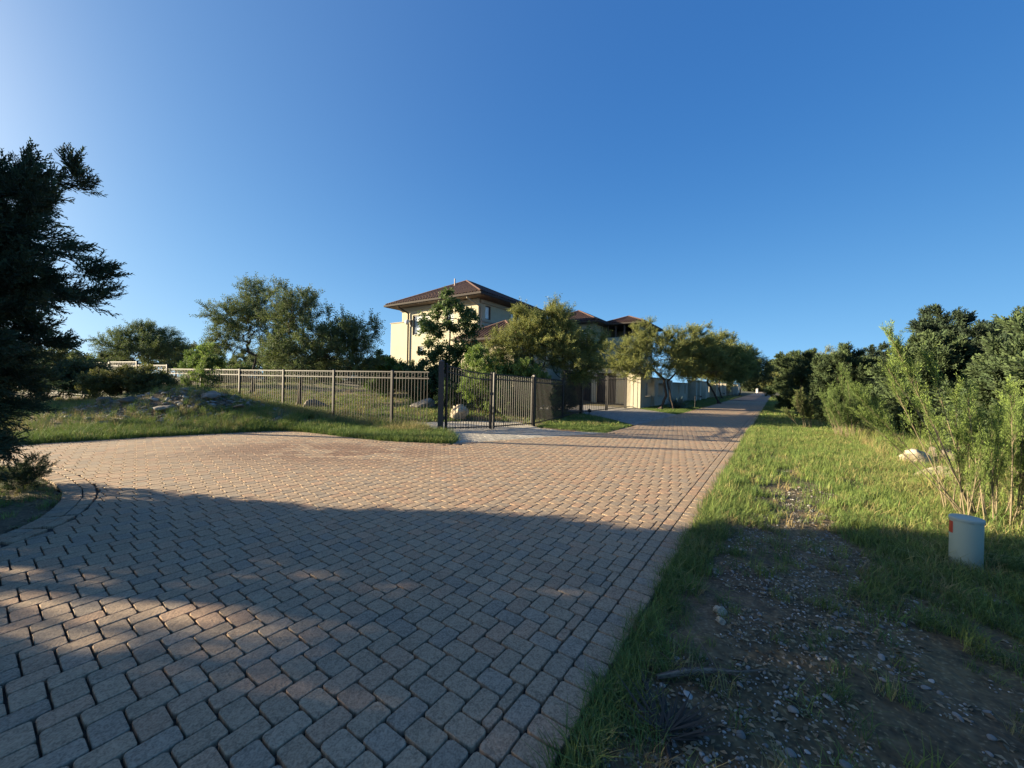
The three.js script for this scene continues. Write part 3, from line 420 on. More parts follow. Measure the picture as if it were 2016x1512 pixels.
bush('garden_shrub', 'low foliage behind the tall gate post', -2.6, 16.6, [[0, 0.6, 0, 0.7, 0.5, 0.5], [0.8, 0.9, 0, 0.6, 0.8, 0.5]], { n: 100, tint: GR.dark, tint2: GR.fresh });
bush('garden_shrub', 'loose green shrub rising behind the right gate leaf', 1.0, 15.5, [[0, 1.1, 0, 0.7, 1.1, 0.6], [-0.4, 1.9, 0, 0.5, 0.5, 0.5]], { n: 150, per: 4.5, tint: GR.fresh, tint2: GR.willow });
bush('garden_shrub', 'dark clipped shrub behind the dark side fence', 2.6, 20, [[0, 0.8, 0, 0.9, 0.9, 0.9]], { n: 110, per: 5, tint: GR.dark, tint2: GR.oak });
for (const [i, X, Z, w, lab] of [[0, -13.5, 34, 3, 'long low hedge far behind the open oak'], [1, -7, 31, 2.4, 'hedge end showing between the broad oak and the house']]) bush('hedge', lab, X, Z, [[-w * 0.7, 0.9, 0, w * 0.8, 1, 0.9], [w * 0.6, 0.8, 0, w * 0.8, 0.9, 0.9]], { seed: 700 + i, n: 170, size: 1.8, tint: GR.dark, tint2: GR.olive });
bush('juniper_sprout', 'small juniper sprout at the tip of the planted island', -6.35, 5.0, [[0, 0.16, 0, 0.22, 0.14, 0.18], [0.12, 0.28, 0, 0.1, 0.14, 0.1]], { bark: BARK.juniper, leaf: SP.juniper, mat: LM.needle, n: 60, step: 0.06, per: 3, dense: 1.5, size: 0.55, lean: [0.15, 0.5, 0], tint: [0.035, 0.06, 0.032], tint2: [0.055, 0.085, 0.042], trunkR: 0.012, tip: 0.002, trunks: [[[0, 0, 0], [0.02, 0.1, 0]]] });
// a scrubby skyline on the falling ground far to the left and beyond
const FS = RNG(313); for (let i = 0; i < 16; i++) { const a = lerp(-1.25, -0.2, i / 15) + (FS() - 0.5) * 0.05, R = 60 + FS() * 35, X = Math.sin(a) * R * 1.1, Z = Math.cos(a) * R; const h = 3.2 + FS() * 2.2; tree('distant_tree', 'distant scrub tree on the skyline beyond the fence, ' + ['first', 'second', 'third', 'fourth', 'fifth', 'sixth', 'seventh', 'eighth', 'ninth', 'tenth', 'eleventh', 'twelfth', 'thirteenth', 'fourteenth', 'fifteenth', 'sixteenth'][i] + ' from the left', 'tree', X, Z, oak({ seed: 400 + i, trunks: [[[0, 0, 0], [0.1, h * 0.35, 0]]], lobes: [[-h * 0.35, h * 0.5, 0, h * 0.6, h * 0.35, h * 0.5], [h * 0.35, h * 0.55, 0, h * 0.6, h * 0.35, h * 0.5], [0, h * 0.75, 0, h * 0.4, h * 0.25, h * 0.4]], n: 90, step: 0.6, per: 2.6, leaf: SP.far, size: 1.1, tint: GR.dark, tint2: GR.olive, leafR: 0.05, tip: 0.012 }), 'distant scrub trees beyond the fence'); }
const WR = RNG(99); const roadTrees = [[82, 131], [87, 128], [92, 124], [97, 119], [60, 70], [68, 78], [54, 60], [50, 54]];
roadTrees.forEach(([X, Z], i) => tree('distant_tree', ['distant oak behind the road end, left', 'distant oak closing the road end', 'distant oak right of the road end', 'pale distant oak farther right of the road end', 'hazy oak row tree behind the round sunlit oak', 'hazy oak row tree nearer the road end on the right', 'shaded oak row tree right of the verge', 'shaded oak row tree behind the darker oak'][i], 'tree', X + (i > 3 ? 4 : 0), Z, oak({ seed: 440 + i, y: 0, trunks: [[[0, 0, 0], [0.2, 2, 0]]], lobes: [[-1.6, 3.6, 0, 2.6, 2.4, 2.4], [1.6, 3.4, 0, 2.6, 2.2, 2.4], [0, 5.2, 0, 2.2, 1.4, 2]], n: 130, step: 0.5, per: 3, leaf: SP.far, tint: GR.dark, tint2: GR.olive, trunkR: 0.25, leafR: 0.04, tip: 0.01 }), 'oaks at the far end of the road'));

for (const [i, s, t, lab] of [[0, 146, -6, 'low bush left of the road end'], [1, 152, -2, 'low bush closing the road end'], [2, 149, 2.5, 'low bush right of the road end'], [3, 140, 5, 'low bush on the far right verge']]) { const p = st(s, t); bush('roadside_bush', lab, p[0], p[1], [[0, 1.1, 0, 3.2, 1.2, 1.5], [2.5, 0.9, 0, 2, 1, 1.5]], { seed: 760 + i, n: 130, size: 2.4, leaf: SP.far, dense: 1, tint: GR.dark, tint2: GR.olive }); }
// --- willowy roadside shrubs: long wands set with small upright leaves
function wandShrub(name, label, X, Z, wands, o) {
  const g = thing(name, label, 'shrub', X, terrainY(X, Z) - 0.02, Z), r = RNG(o.seed), T = new Buf(), list = [];
  for (const [bx, bz, tx, ty, tz, n, bare] of wands) {
    const a = V3(bx, 0, bz), b = V3(tx, ty, tz), L = a.distanceTo(b), pts = [], K = 12, bow = V3((r() - 0.5) * 0.2, 0.1, (r() - 0.5) * 0.2).multiplyScalar(L * 0.4);
    for (let k = 0; k <= K; k++) { const f = k / K; pts.push(a.clone().lerp(b, f).addScaledVector(bow, 4 * f * (1 - f) * 0.4)); }
    for (let k = 0; k < K; k++) tubeInto(T, pts[k], pts[k + 1], 0.006 * (1 - k / K) + 0.0018, 0.006 * (1 - (k + 1) / K) + 0.0018, 5);
    const dir = b.clone().sub(a).normalize();
    for (let i = 0; i < n; i++) {
      const f = bare + (1 - bare) * Math.pow(r(), 0.8), k = Math.min(K - 1, Math.floor(f * K)), p = pts[k].clone().lerp(pts[k + 1], f * K - k), sl = (0.18 + 0.55 * r()) * (1.1 - f) * o.twig, d = dir.clone().addScaledVector(randDir(r), 0.42).add(V3(0, 0.25, 0)).normalize(), q = p.clone().addScaledVector(d, sl);
      tubeInto(T, p, q, 0.0022, 0.001, 3);
      for (let m = 0; m < o.leaves; m++) { const w = p.clone().lerp(q, 0.25 + 0.85 * r()), e = d.clone().addScaledVector(randDir(r), 0.35).add(V3(0, 0.3, 0)).normalize(), v = 0.7 + 0.6 * r(), h = r(); list.push([place(w.x, w.y, w.z, e, r() * 6.28, o.size * (0.6 + 0.6 * r())), lin(lerp(o.tint[0], o.tint2[0], h) * v, lerp(o.tint[1], o.tint2[1], h) * v, lerp(o.tint[2], o.tint2[2], h) * v)]); }
    }
  }
  for (const w of wands) tubeInto(T, V3(w[0], -0.01, w[1]), V3(0, -0.05, 0), 0.012, 0.02, 5);
  part('stems', T.geo(), BARK.green, g); tag(instanced('leaves', SP.willow, LM.any, list, g), null, null, null, 'stuff'); sprigTotal += list.length;
}
{
  const r = RNG(8), up = []; for (let i = 0; i < 48; i++) { const a = r() * 6.28, q = Math.sqrt(r()), bx = 0.35 + Math.cos(a) * 0.55 * q, bz = Math.sin(a) * 0.5 * q, h = 0.8 + 0.85 * r(); up.push([bx, bz, bx + (r() - 0.45) * 0.5, h, bz + (r() - 0.5) * 0.4, 30, 0.1]); }
  wandShrub('willowy_shrub', 'big bright willowy shrub at the right edge behind the marker post', 5.35, 4.35, up, { seed: 3, twig: 0.55, leaves: 2, size: 0.5, tint: GR.willow2, tint2: GR.willow });
  wandShrub('willowy_shrub', 'leaning spray of bare-stemmed willowy wands pointing at the sky', 5.3, 4.5, [[0.15, 0, -1.0, 2.15, 0.1, 46, 0.5], [0.12, 0.05, -0.85, 1.95, 0.05, 36, 0.5], [0.1, 0, -1.35, 1.45, 0.1, 44, 0.5], [0.05, 0.05, -1.2, 1.2, 0.0, 30, 0.55], [0.2, 0, -0.55, 1.9, 0.1, 36, 0.5], [0.1, -0.1, -0.75, 1.6, -0.1, 24, 0.5], [0.2, 0, -1.1, 1.75, 0.2, 26, 0.55]], { seed: 4, twig: 0.6, leaves: 2, size: 0.55, tint: GR.willow2, tint2: GR.willow });
  const up2 = []; for (let i = 0; i < 30; i++) { const a = r() * 6.28, q = Math.sqrt(r()), bx = Math.cos(a) * 0.6 * q, bz = Math.sin(a) * 0.5 * q, h = 0.7 + 1.2 * r() * (1 - q * 0.5); up2.push([bx * 0.6, bz, bx * 1.6 + (r() - 0.5) * 0.3, h, bz * 1.3, 24, 0.15]); }
  up2.push([0, 0, -0.3, 2.1, 0, 34, 0.2], [0.1, 0, -0.2, 1.9, 0.1, 34, 0.2], [0.3, 0, 0.35, 1.5, 0, 30, 0.2]);
  wandShrub('willowy_shrub', 'upright slim willowy shrub standing beside the verge', 10.2, 11.6, up2, { seed: 5, twig: 0.7, leaves: 2, size: 0.8, tint: [0.11, 0.16, 0.045], tint2: GR.willow2 });
  const up3 = []; for (let i = 0; i < 16; i++) { const bx = (r() - 0.5) * 0.8, bz = (r() - 0.5) * 0.6; up3.push([bx, bz, bx * 1.5 + (r() - 0.5) * 0.3, 0.6 + 0.8 * r(), bz, 24, 0.3]); }
  wandShrub('willowy_shrub', 'small willowy shrub in front of the squat green juniper', 7.6, 5.6, up3, { seed: 6, twig: 0.8, leaves: 3, size: 0.8, tint: GR.willow2, tint2: GR.willow });
  const up4 = []; for (let i = 0; i < 14; i++) { const bx = (r() - 0.5) * 0.5; up4.push([bx, 0, bx * 2 - 0.3, 0.5 + 0.9 * r(), 0, 16, 0.4]); }
  wandShrub('willowy_shrub', 'thin dry-tipped shrub left of the slim roadside shrub', 10.9, 14.2, up4, { seed: 7, twig: 0.8, leaves: 2, size: 1, tint: [0.1, 0.075, 0.04], tint2: GR.willow2 });
}

// ---------------------------------------------------------------- grass
function tuft(seed, n, h, w, spread, lean) {
  const r = RNG(seed), B = new Buf();
  for (let i = 0; i < n; i++) {
    const a = r() * 6.28, q = spread * Math.sqrt(r()), bx = Math.cos(a) * q, bz = Math.sin(a) * q, la = r() * 6.28, l = h * (0.5 + 0.6 * r()), k = lean * (0.3 + 0.9 * r()), dx = Math.cos(la), dz = Math.sin(la), sx = -dz * w / 2, sz = dx * w / 2, id = [];
    for (const [f, ww] of [[0, 1], [0.5, 0.8], [1, 0]]) { const o = k * f * f * l, y = l * f * (1 - 0.35 * k * f), nl = Math.hypot(1, 0.35 + 2 * k * f), nx = -dx / nl, ny = (0.35 + 2 * k * f) / nl, nz = -dz / nl; if (ww) for (const s of [-1, 1]) id.push(B.v(bx + dx * o + sx * s * ww, y, bz + dz * o + sz * s * ww, nx, ny, nz)); else id.push(B.v(bx + dx * o, y, bz + dz * o, nx, ny, nz)); }
    B.t(id[0], id[1], id[2]); B.t(id[1], id[3], id[2]); B.t(id[2], id[3], id[4]);
  }
  return B.geo();
}
const TUFT = { fine: tuft(1, 26, 0.13, 0.0038, 0.06, 0.8), mid: tuft(2, 20, 0.15, 0.006, 0.09, 0.7), far: tuft(3, 16, 0.17, 0.014, 0.16, 0.6), tall: tuft(4, 20, 0.34, 0.006, 0.08, 0.75), lawn: tuft(5, 26, 0.06, 0.006, 0.1, 0.6), straw: tuft(6, 14, 0.2, 0.004, 0.1, 1.6) };
const grassMat = new THREE.MeshPhysicalMaterial({ color: lin(1, 1, 1), roughness: 0.8, transmission: 0.3, thickness: 0, side: THREE.DoubleSide, specularIntensity: 0.4 });
let grassTotal = 0;
function scatter(name, label, category, geo, n, pick, tone, size, seed, tilt = 0.2) {
  const r = RNG(seed), list = [];
  for (let i = 0; i < n; i++) { const p = pick(r); if (!p) continue; const [X, Z, k = 1] = p, d = edgeDist(X, Z); if (d > -0.012) continue; const dir = V3((r() - 0.5) * tilt, 1, (r() - 0.5) * tilt).normalize(); list.push([place(X, terrainY(X, Z, d) - 0.006, -Z, dir, r() * 6.28, size(r, X, Z) * k), tone(r, X, Z)]); }
  grassTotal += list.length;
  const m = instanced(name, geo, grassMat, list, scene); m.name = numbered(name); return tag(m, label, category, null, 'stuff');
}
const G1 = [0.115, 0.195, 0.05], G2 = [0.24, 0.295, 0.07], ST = [0.42, 0.32, 0.15];
const mixT = (a, b, k, v) => lin(lerp(a[0], b[0], k) * v, lerp(a[1], b[1], k) * v, lerp(a[2], b[2], k) * v);
const green = (dry) => (r, X, Z) => r() < dry * (0.4 + 1.2 * fbm(X * 1.2, Z * 1.2, 71)) ? mixT(ST, G2, r() * 0.5, 0.8 + 0.4 * r()) : mixT(G1, G2, r(), 0.75 + 0.5 * r());
// how thick the verge grass stands: full by the kerb and on the outer side, thin on the trodden dirt between
const verge = (s, t) => { const X = s * DX + t * DZ, Z = s * DZ - t * DX, n = fbm(X * 1.5, Z * 1.5, 61), n2 = fbm(X * 4, Z * 4, 63), wide = 0.72 + 1.7 * smooth(4.2, 1.2, s) - 0.25 * smooth(5, 9, s) + (n - 0.5) * 1.6, c = 0.2 + 0.7 * smooth(3.4, 0.8, s), bare = smooth(wide + 0.1, wide * 0.5 - 0.05, Math.abs(t - c) + (n2 - 0.5) * 0.5) * smooth(15, 7, s); return clamp((1 - bare * 0.93) * smooth(0.34, 0.54, n * 0.55 + n2 * 0.45 + 0.1 + 0.1 * smooth(9, 12, s)), 0, 1) + 0.04; };
const pickVerge = (s0, s1, t0, t1) => (r) => { const s = lerp(s0, s1, r()), t = lerp(t0, t1, r()); if (r() > verge(s, t)) return null; const p = st(s, t); return [p[0], p[1], t < -0.45 ? 1.25 : 1]; };
scatter('verge_grass', 'fine green grass beside the near road edge', 'grass', TUFT.fine, 7500, pickVerge(0.2, 6, -0.72, 3.2), (r, X, Z) => green(0.1)(r, X, Z).multiplyScalar(0.8), (r) => 0.55 + 0.75 * r(), 101, 0.5);  // tone darkened: foreground shade put into the colour of the near tufts
scatter('kerb_grass', 'longer grass fringe leaning over the right road edge', 'grass', TUFT.fine, 1500, (r) => { const p = st(lerp(0.4, 16, r()), -0.67 + 0.3 * r() * r()); return p; }, (r, X, Z) => green(0.06)(r, X, Z).multiplyScalar(0.8), (r) => 0.55 + 0.75 * r(), 102, 0.7);  // same darkened tone, shade painted into the fringe colour
scatter('verge_grass', 'sunlit grass of the verge in the middle distance', 'grass', TUFT.mid, 14000, pickVerge(5, 17, -0.7, 4.2), green(0.12), (r) => 0.5 + 0.6 * r(), 103, 0.3);
scatter('verge_grass', 'grass of the verge running far along the road', 'grass', TUFT.far, 9000, (r) => { const s = 15 + 75 * r() * r(), p = st(s, lerp(-0.7, 6, r())); return p; }, green(0.12), (r) => 0.5 + 0.6 * r(), 104, 0.3);
scatter('dry_grass', 'straw-coloured dry grass around the marker post and shrubs', 'grass', TUFT.straw, 2600, (r) => { const s = lerp(3, 16, r()), t = 1.0 + 4.0 * r() + (s - 3) * 0.02; if (fbm(s * 0.9, t * 0.9, 66) < 0.47) return null; return st(s, t); }, (r) => mixT(ST, G2, r() * 0.6, 0.6 + 0.6 * r()), (r) => 0.6 + 0.8 * r(), 105, 0.9);
scatter('tall_grass', 'tall weeds growing among the right-hand shrubs', 'grass', TUFT.tall, 1800, (r) => st(lerp(2.5, 18, r()), 1.9 + 4.5 * r()), green(0.4), (r) => 0.5 + 0.8 * r(), 106, 0.5);
// left verge: a bright strip between paving and mound, following the paved edge
const leftEdge = [[2.6, 11.6], [-1.36, 9.24], [-2.15, 9.3], [-3.04, 9.42], [-3.94, 9.8], [-4.79, 10.23], [-5.72, 10.7], [-6.25, 10.84], [-6.66, 10.76], [-7.17, 10.4], [-8.62, 9.32], [-9.77, 8.24], [-11.2, 7.9]];
const pickLeft = (d0, d1) => (r) => { const i = 1 + Math.floor(r() * (leftEdge.length - 2)), a = leftEdge[i], b = leftEdge[i + 1], k = r(), dx = b[0] - a[0], dz = b[1] - a[1], l = Math.hypot(dx, dz), o = lerp(d0, d1, Math.pow(r(), 1.4)); return [lerp(a[0], b[0], k) + dz / l * o, lerp(a[1], b[1], k) - dx / l * o * 1]; };
scatter('strip_grass', 'bright green grass strip between the court and the rock mound', 'grass', TUFT.mid, 5200, pickLeft(0, -2.6), green(0.06), (r) => 0.6 + 0.9 * r(), 107, 0.3);
scatter('strip_grass', 'bright grass edging the far side of the court', 'grass', TUFT.mid, 5200, pickLeft(0.0, 2.2), green(0.06), (r) => 0.7 + 0.9 * r(), 108, 0.3);
scatter('tall_grass', 'tall weeds and dry stalks along the foot of the iron fence', 'grass', TUFT.tall, 1500, (r) => { const [x, z] = fence(lerp(-0.6, 4.6, r())), o = -0.5 + 1.1 * r(); return [x - 0.39 * o, z - 0.92 * o]; }, green(0.5), (r) => 0.4 + 0.9 * r(), 109, 0.6);
scatter('dry_grass', 'dry bunches around the foot of the tall gate post', 'grass', TUFT.straw, 260, (r) => [-2.6 + 1.1 * (r() - 0.5) - 0.8 * r(), 10.5 + 0.9 * r()], (r) => mixT(ST, G2, r() * 0.5, 0.7 + 0.6 * r()), (r) => 0.9 + 1.1 * r(), 110, 0.7);
scatter('mound_grass', 'sparse weeds growing over the rock mound', 'grass', TUFT.tall, 5200, (r) => [lerp(-20, -6.5, r()), lerp(9.2, 17, r())], green(0.35), (r) => 0.35 + 0.6 * r(), 111, 0.5);
scatter('garden_grass', 'rough grass on the rising ground behind the iron fence', 'grass', TUFT.far, 9000, (r) => { const k = lerp(-0.5, 9, r()), o = 0.2 + 13 * r() * r(), [x, z] = fence(k); return [x + 0.3 * o, z + 0.95 * o]; }, green(0.25), (r) => 0.5 + 0.8 * r(), 112, 0.4);
const tri = [st(11.2, -4.35), st(14.2, -4.4), st(16.2, -6.1), st(17.3, -7.5), st(14.2, -7.1), st(11.3, -6.7)];
scatter('lawn', 'clipped lawn triangle between the two driveways', 'grass', TUFT.lawn, 5200, (r) => { const p = st(lerp(10.8, 17.5, r()), lerp(-7.7, -4.2, r())); return polyInfo(tri, p[0], p[1])[0] > 0 ? p : null; }, (r) => mixT(G1, G2, r(), 0.8 + 0.4 * r()), (r) => 0.8 + 0.6 * r(), 113, 0.3);
scatter('lawn', 'kerb lawn under the oaks along the perimeter wall', 'grass', TUFT.far, 7000, (r) => { const s = 21.5 + 60 * r() * r(); return st(s, lerp(-7.0, -4.15, r())); }, (r) => mixT(G1, G2, r() * 0.7, 0.8 + 0.4 * r()), (r) => 0.35 + 0.25 * r(), 114, 0.3);
scatter('island_grass', 'short grass on the planted island under the large juniper', 'grass', TUFT.fine, 1700, (r) => { const X = lerp(-9.5, -4.6, r()), Z = lerp(2.4, 6.3, r()); return r() < smooth(3.6, 5.4, Z) * 0.9 + 0.12 ? [X, Z] : null; }, green(0.2), (r) => 0.5 + 0.7 * r(), 115, 0.5);
scatter('garden_grass', 'grass patches in the garden behind the gates', 'grass', TUFT.far, 2600, (r) => [lerp(-5, 4, r()), lerp(13.4, 21, r())], green(0.2), (r) => 0.5 + 0.7 * r(), 116, 0.4);

// ---------------------------------------------------------------- litter, grit and rocks
function rockGeo(seed, sx, sy, sz, rough = 0.35, det = 1) {
  const g = new THREE.IcosahedronGeometry(1, det), p = g.attributes.position, r = RNG(seed), cuts = []; for (let i = 0; i < 7; i++) cuts.push([randDir(r), 0.55 + 0.3 * r()]);
  for (let i = 0; i < p.count; i++) { const v = V3().fromBufferAttribute(p, i), d = v.clone().normalize(); let k = 1 + rough * (fbm(d.x * 2 + seed, d.y * 2 + d.z * 1.3, seed) - 0.5) + rough * 0.9 * (fbm(d.x * 5 + d.z * 4, d.y * 5 - d.z * 3, seed + 9, 3) - 0.5); for (const [n, h] of cuts) { const q = d.dot(n) * k; if (q > h) k *= h / q; } p.setXYZ(i, d.x * k * sx, d.y * k * sy, d.z * k * sz); }
  g.deleteAttribute('normal'); const h = mergeVertices(g, 1e-4); h.computeVertexNormals(); return h;
}
const stoneMap = tex(256, 256, (u, v) => { const k = 0.62 + 0.7 * (fbm(u * 10, v * 10, 81, 5, 10) - 0.5); return [k, k * 0.96, k * 0.89]; });
const STONE = { lime: std(0.62, 0.54, 0.42, 0.95, { map: stoneMap, bumpMap: stoneMap, bumpScale: 0.02 }), grey: std(0.36, 0.33, 0.29, 0.95, { map: stoneMap, bumpMap: stoneMap, bumpScale: 0.02 }), dark: std(0.25, 0.21, 0.17, 0.95, { map: stoneMap, bumpMap: stoneMap, bumpScale: 0.02 }) };
const pebbleMat = std(1, 1, 1, 0.9);
function strew(name, label, category, geo, mat, n, pick, tone, size, seed, flat) {
  const r = RNG(seed), list = []; for (let i = 0; i < n; i++) { const p = pick(r); if (!p) continue; const [X, Z] = p, d = edgeDist(X, Z); if (d > -0.01) continue; const s = size(r), q = new THREE.Quaternion().setFromEuler(new THREE.Euler((r() - 0.5) * flat, r() * 6.28, (r() - 0.5) * flat)); list.push([new THREE.Matrix4().compose(V3(X, terrainY(X, Z, d) + s * 0.15, -Z), q, V3(s * (0.7 + 0.6 * r()), s * (0.6 + 0.5 * r()), s)), tone(r)]); }
  const m = instanced(name, geo, mat, list, scene); m.name = numbered(name); tag(m, label, category, null, 'stuff');
}
const dirt = (k) => (r) => { const s = lerp(0.3, 9, Math.pow(r(), 1.5)), t = lerp(-0.6, 2.2, r()); if (r() < verge(s, t) * k) return null; if (fbm(s * 2, t * 2, 67) < 0.42) return null; return st(s, t); };
strew('gravel', 'pale limestone grit scattered over the dirt beside the road', 'gravel', rockGeo(5, 1, 0.7, 1, 0.3, 0), pebbleMat, 20000, dirt(0.75), (r) => { const k = 0.18 + 0.45 * r() * r(); return lin(k, k * 0.93, k * 0.82); }, (r) => 0.004 + 0.011 * r() * r() * r() + 0.002 * r(), 201, 1);
strew('gravel', 'larger pale limestone chips in the near dirt', 'gravel', rockGeo(6, 1, 0.6, 1, 0.4, 1), pebbleMat, 2600, dirt(0.9), (r) => { const k = 0.16 + 0.3 * r() * r(); return lin(k, k * 0.94, k * 0.84); }, (r) => 0.008 + 0.02 * r() * r(), 202, 0.8);
const LEAF1 = (() => { const B = new Buf(); leafInto(B, 0, 0, -0.5, V3(0, 0, 1), V3(1, 0, 0), 1, 0.45, 0.6); return B.geo(); })();
const litterMat = std(1, 1, 1, 0.9, { side: THREE.DoubleSide });
strew('leaf_litter', 'small brown fallen leaves on the verge dirt', 'leaf litter', LEAF1, litterMat, 15000, dirt(0.5), (r) => { const h = r(), k = 0.6 + 0.8 * r(); return lin(0.24 * k, lerp(0.155, 0.19, h) * k, lerp(0.08, 0.115, h) * k); }, (r) => 0.018 + 0.026 * r(), 203, 1.0);
strew('leaf_litter', 'fallen leaves on the planted island', 'leaf litter', LEAF1, litterMat, 2600, (r) => [lerp(-9, -4.6, r()), lerp(2, 6, r())], (r) => { const k = 0.6 + 0.8 * r(); return lin(0.18 * k, 0.13 * k, 0.08 * k); }, (r) => 0.03 + 0.03 * r(), 204, 1.2);
strew('rubble', 'broken limestone rubble spread over the left mound', 'rubble', rockGeo(9, 1, 0.45, 0.8, 0.5, 1), pebbleMat, 1500, (r) => { const a = r() * 6.28, q = Math.sqrt(r()); return [-10.6 + Math.cos(a) * 4.2 * q, 12.3 + Math.sin(a) * 1.6 * q]; }, (r) => { const k = 0.13 + 0.2 * r(); return lin(k, k * 0.93, k * 0.82); }, (r) => 0.03 + 0.09 * r() * r(), 205, 0.9);
function boulder(label, X, Z, sx, sy, sz, mat, seed, turn = 0, group, sink = 0.3) { const g = rockGeo(seed, sx, sy, sz, 0.6, 6); const m = part(numbered('boulder'), g, mat, scene, X, terrainY(X, Z) + sy * (1 - sink * 2), -Z); m.rotation.y = turn; tag(m, label, 'rock', group); return m; }
boulder('upper pale limestone boulder on the right slope', 8.2, 7.75, 0.3, 0.2, 0.25, STONE.lime, 31, 0.4);
boulder('lower broken limestone slab on the right slope', 7.25, 6.5, 0.36, 0.17, 0.24, STONE.lime, 32, -0.4);
boulder('dark boulder lying behind the upper pale one', 8.9, 7.9, 0.4, 0.24, 0.3, STONE.dark, 33, 0.9);
boulder('block-like boulder lit on its left, behind the left gate leaf', -1.95, 14.6, 0.36, 0.34, 0.3, STONE.lime, 34, 0.3);
boulder('grey boulder behind the fence, left of the tall gate post', -3.9, 17.2, 0.62, 0.3, 0.4, STONE.grey, 35, 0.1);
boulder('tall reddish boulder beside the grey one behind the fence', -3.1, 17.6, 0.4, 0.42, 0.35, STONE.dark, 36, 0.7);
boulder('long grey boulder behind the middle of the iron fence', -10.6, 17.4, 0.7, 0.28, 0.4, STONE.grey, 37, 0.2);
boulder('flat boulder right of the long grey one behind the fence', -9.2, 17.8, 0.55, 0.3, 0.4, STONE.dark, 38, 0.2);
[['long flat slab at the right foot of the mound', -7.4, 11.4, 0.54, 0.0864, 0.252], ['flat slab at the left foot of the mound', -11.1, 10.2, 0.396, 0.0648, 0.216], ['pale block halfway up the mound', -11.8, 11.9, 0.288, 0.144, 0.216], ['tilted slab near the crest of the mound', -9.6, 12.3, 0.36, 0.0936, 0.252], ['grey slab on the right shoulder of the mound', -8.5, 12.0, 0.324, 0.101, 0.216], ['small block on the left shoulder of the mound', -12.9, 12.2, 0.252, 0.13, 0.202], ['slab in the middle of the mound face', -10.3, 11.4, 0.346, 0.0864, 0.216]].forEach(([l, X, Z, a, b, c], i) => boulder(l, X, Z, a, b, c, i % 3 ? STONE.dark : STONE.grey, 50 + i, i * 0.7, 'slabs on the rock mound', 0.35).rotation.z = (i % 2 ? 0.25 : -0.2));
boulder('small white chunk of limestone on the near dirt', 1.42, 2.55, 0.05, 0.028, 0.035, STONE.lime, 70, 0.4);
boulder('second white limestone chunk just below the first', 1.36, 2.44, 0.035, 0.022, 0.03, STONE.lime, 71, 1.4);
{ // dead branch and palm-like dry frond on the dirt
  const g = thing('dead_branch', 'grey dead branch lying across the near dirt', 'branch', 1.05, 0, 1.98), B = new Buf(), P = [[-0.28, 0.02, 0.02], [-0.12, 0.035, 0], [0.02, 0.03, -0.02], [0.16, 0.03, -0.01], [0.34, 0.02, -0.05]].map((p) => V3(...p)); g.position.y = terrainY(1.05, 1.98);
  for (let i = 0; i < 4; i++) tubeInto(B, P[i], P[i + 1], [0.012, 0.019, 0.015, 0.008][i], [0.019, 0.015, 0.008, 0.003][i], 7); part('limb', B.geo(), BARK.pale, g);
  for (const [a, b] of [[[0.05, 0.03, 0], [0.0, 0.13, -0.14]], [[0.06, 0.03, 0], [0.02, 0.1, -0.17]], [[-0.1, 0.03, 0], [-0.22, 0.05, -0.13]], [[0.1, 0.03, 0], [0.2, 0.06, 0.1]]]) { const T1 = new Buf(); tubeInto(T1, V3(...a), V3(...b), 0.004, 0.0015, 4); part('twig', T1.geo(), BARK.pale, g); }
  const f = thing('dry_frond', 'dark dried frond fanning out at the bottom edge', 'frond', 0.68, terrainY(0.68, 1.62) + 0.01, 1.62), F = new Buf(), r = RNG(4);
  for (let i = 0; i < 46; i++) { const a = -0.2 + (i / 46) * 2.6 + (r() - 0.5) * 0.2, L = 0.16 + 0.14 * r(), d = V3(Math.cos(a), 0.35 * r(), -Math.sin(a)).normalize(); leafInto(F, (r() - 0.5) * 0.06, 0.01 + 0.02 * r(), (r() - 0.5) * 0.06, d, V3().crossVectors(d, UPV).normalize(), L, 0.012, 0.8); } part('leaflets', F.geo(), std(0.05, 0.04, 0.03, 0.9, { side: THREE.DoubleSide }), f);
  const B2 = new Buf(); tubeInto(B2, V3(0, 0.005, 0.02), V3(-0.05, 0.02, 0.2), 0.009, 0.006, 6); part('stalk', B2.geo(), BARK.juniper, f);
}

// ---------------------------------------------------------------- cable marker post
{
  const g = thing('marker_post', 'pale grey-green plastic cable marker post with red sticker', 'post', 3.92, terrainY(3.92, 3.29) - 0.03, 3.29, 0.2);
  const pl = std(0.33, 0.385, 0.32, 0.55), pts = [[0, 0], [0.098, 0], [0.098, 0.425], [0.094, 0.425]].map((p) => new THREE.Vector2(...p));
  part('tube', new THREE.LatheGeometry(pts, 40), pl, g);
  part('cap', new THREE.LatheGeometry([[0.1, 0.418], [0.104, 0.42], [0.104, 0.44], [0.1, 0.447], [0.06, 0.456], [0, 0.459]].map((p) => new THREE.Vector2(...p)), 40), std(0.31, 0.365, 0.32, 0.5), g);
  const st1 = part('sticker', new THREE.CylinderGeometry(0.0995, 0.0995, 0.1, 24, 1, true, 3.4, 0.95).translate(0, 0.355, 0), std(0.4, 0.05, 0.025, 0.5, { side: THREE.DoubleSide }), g);
}

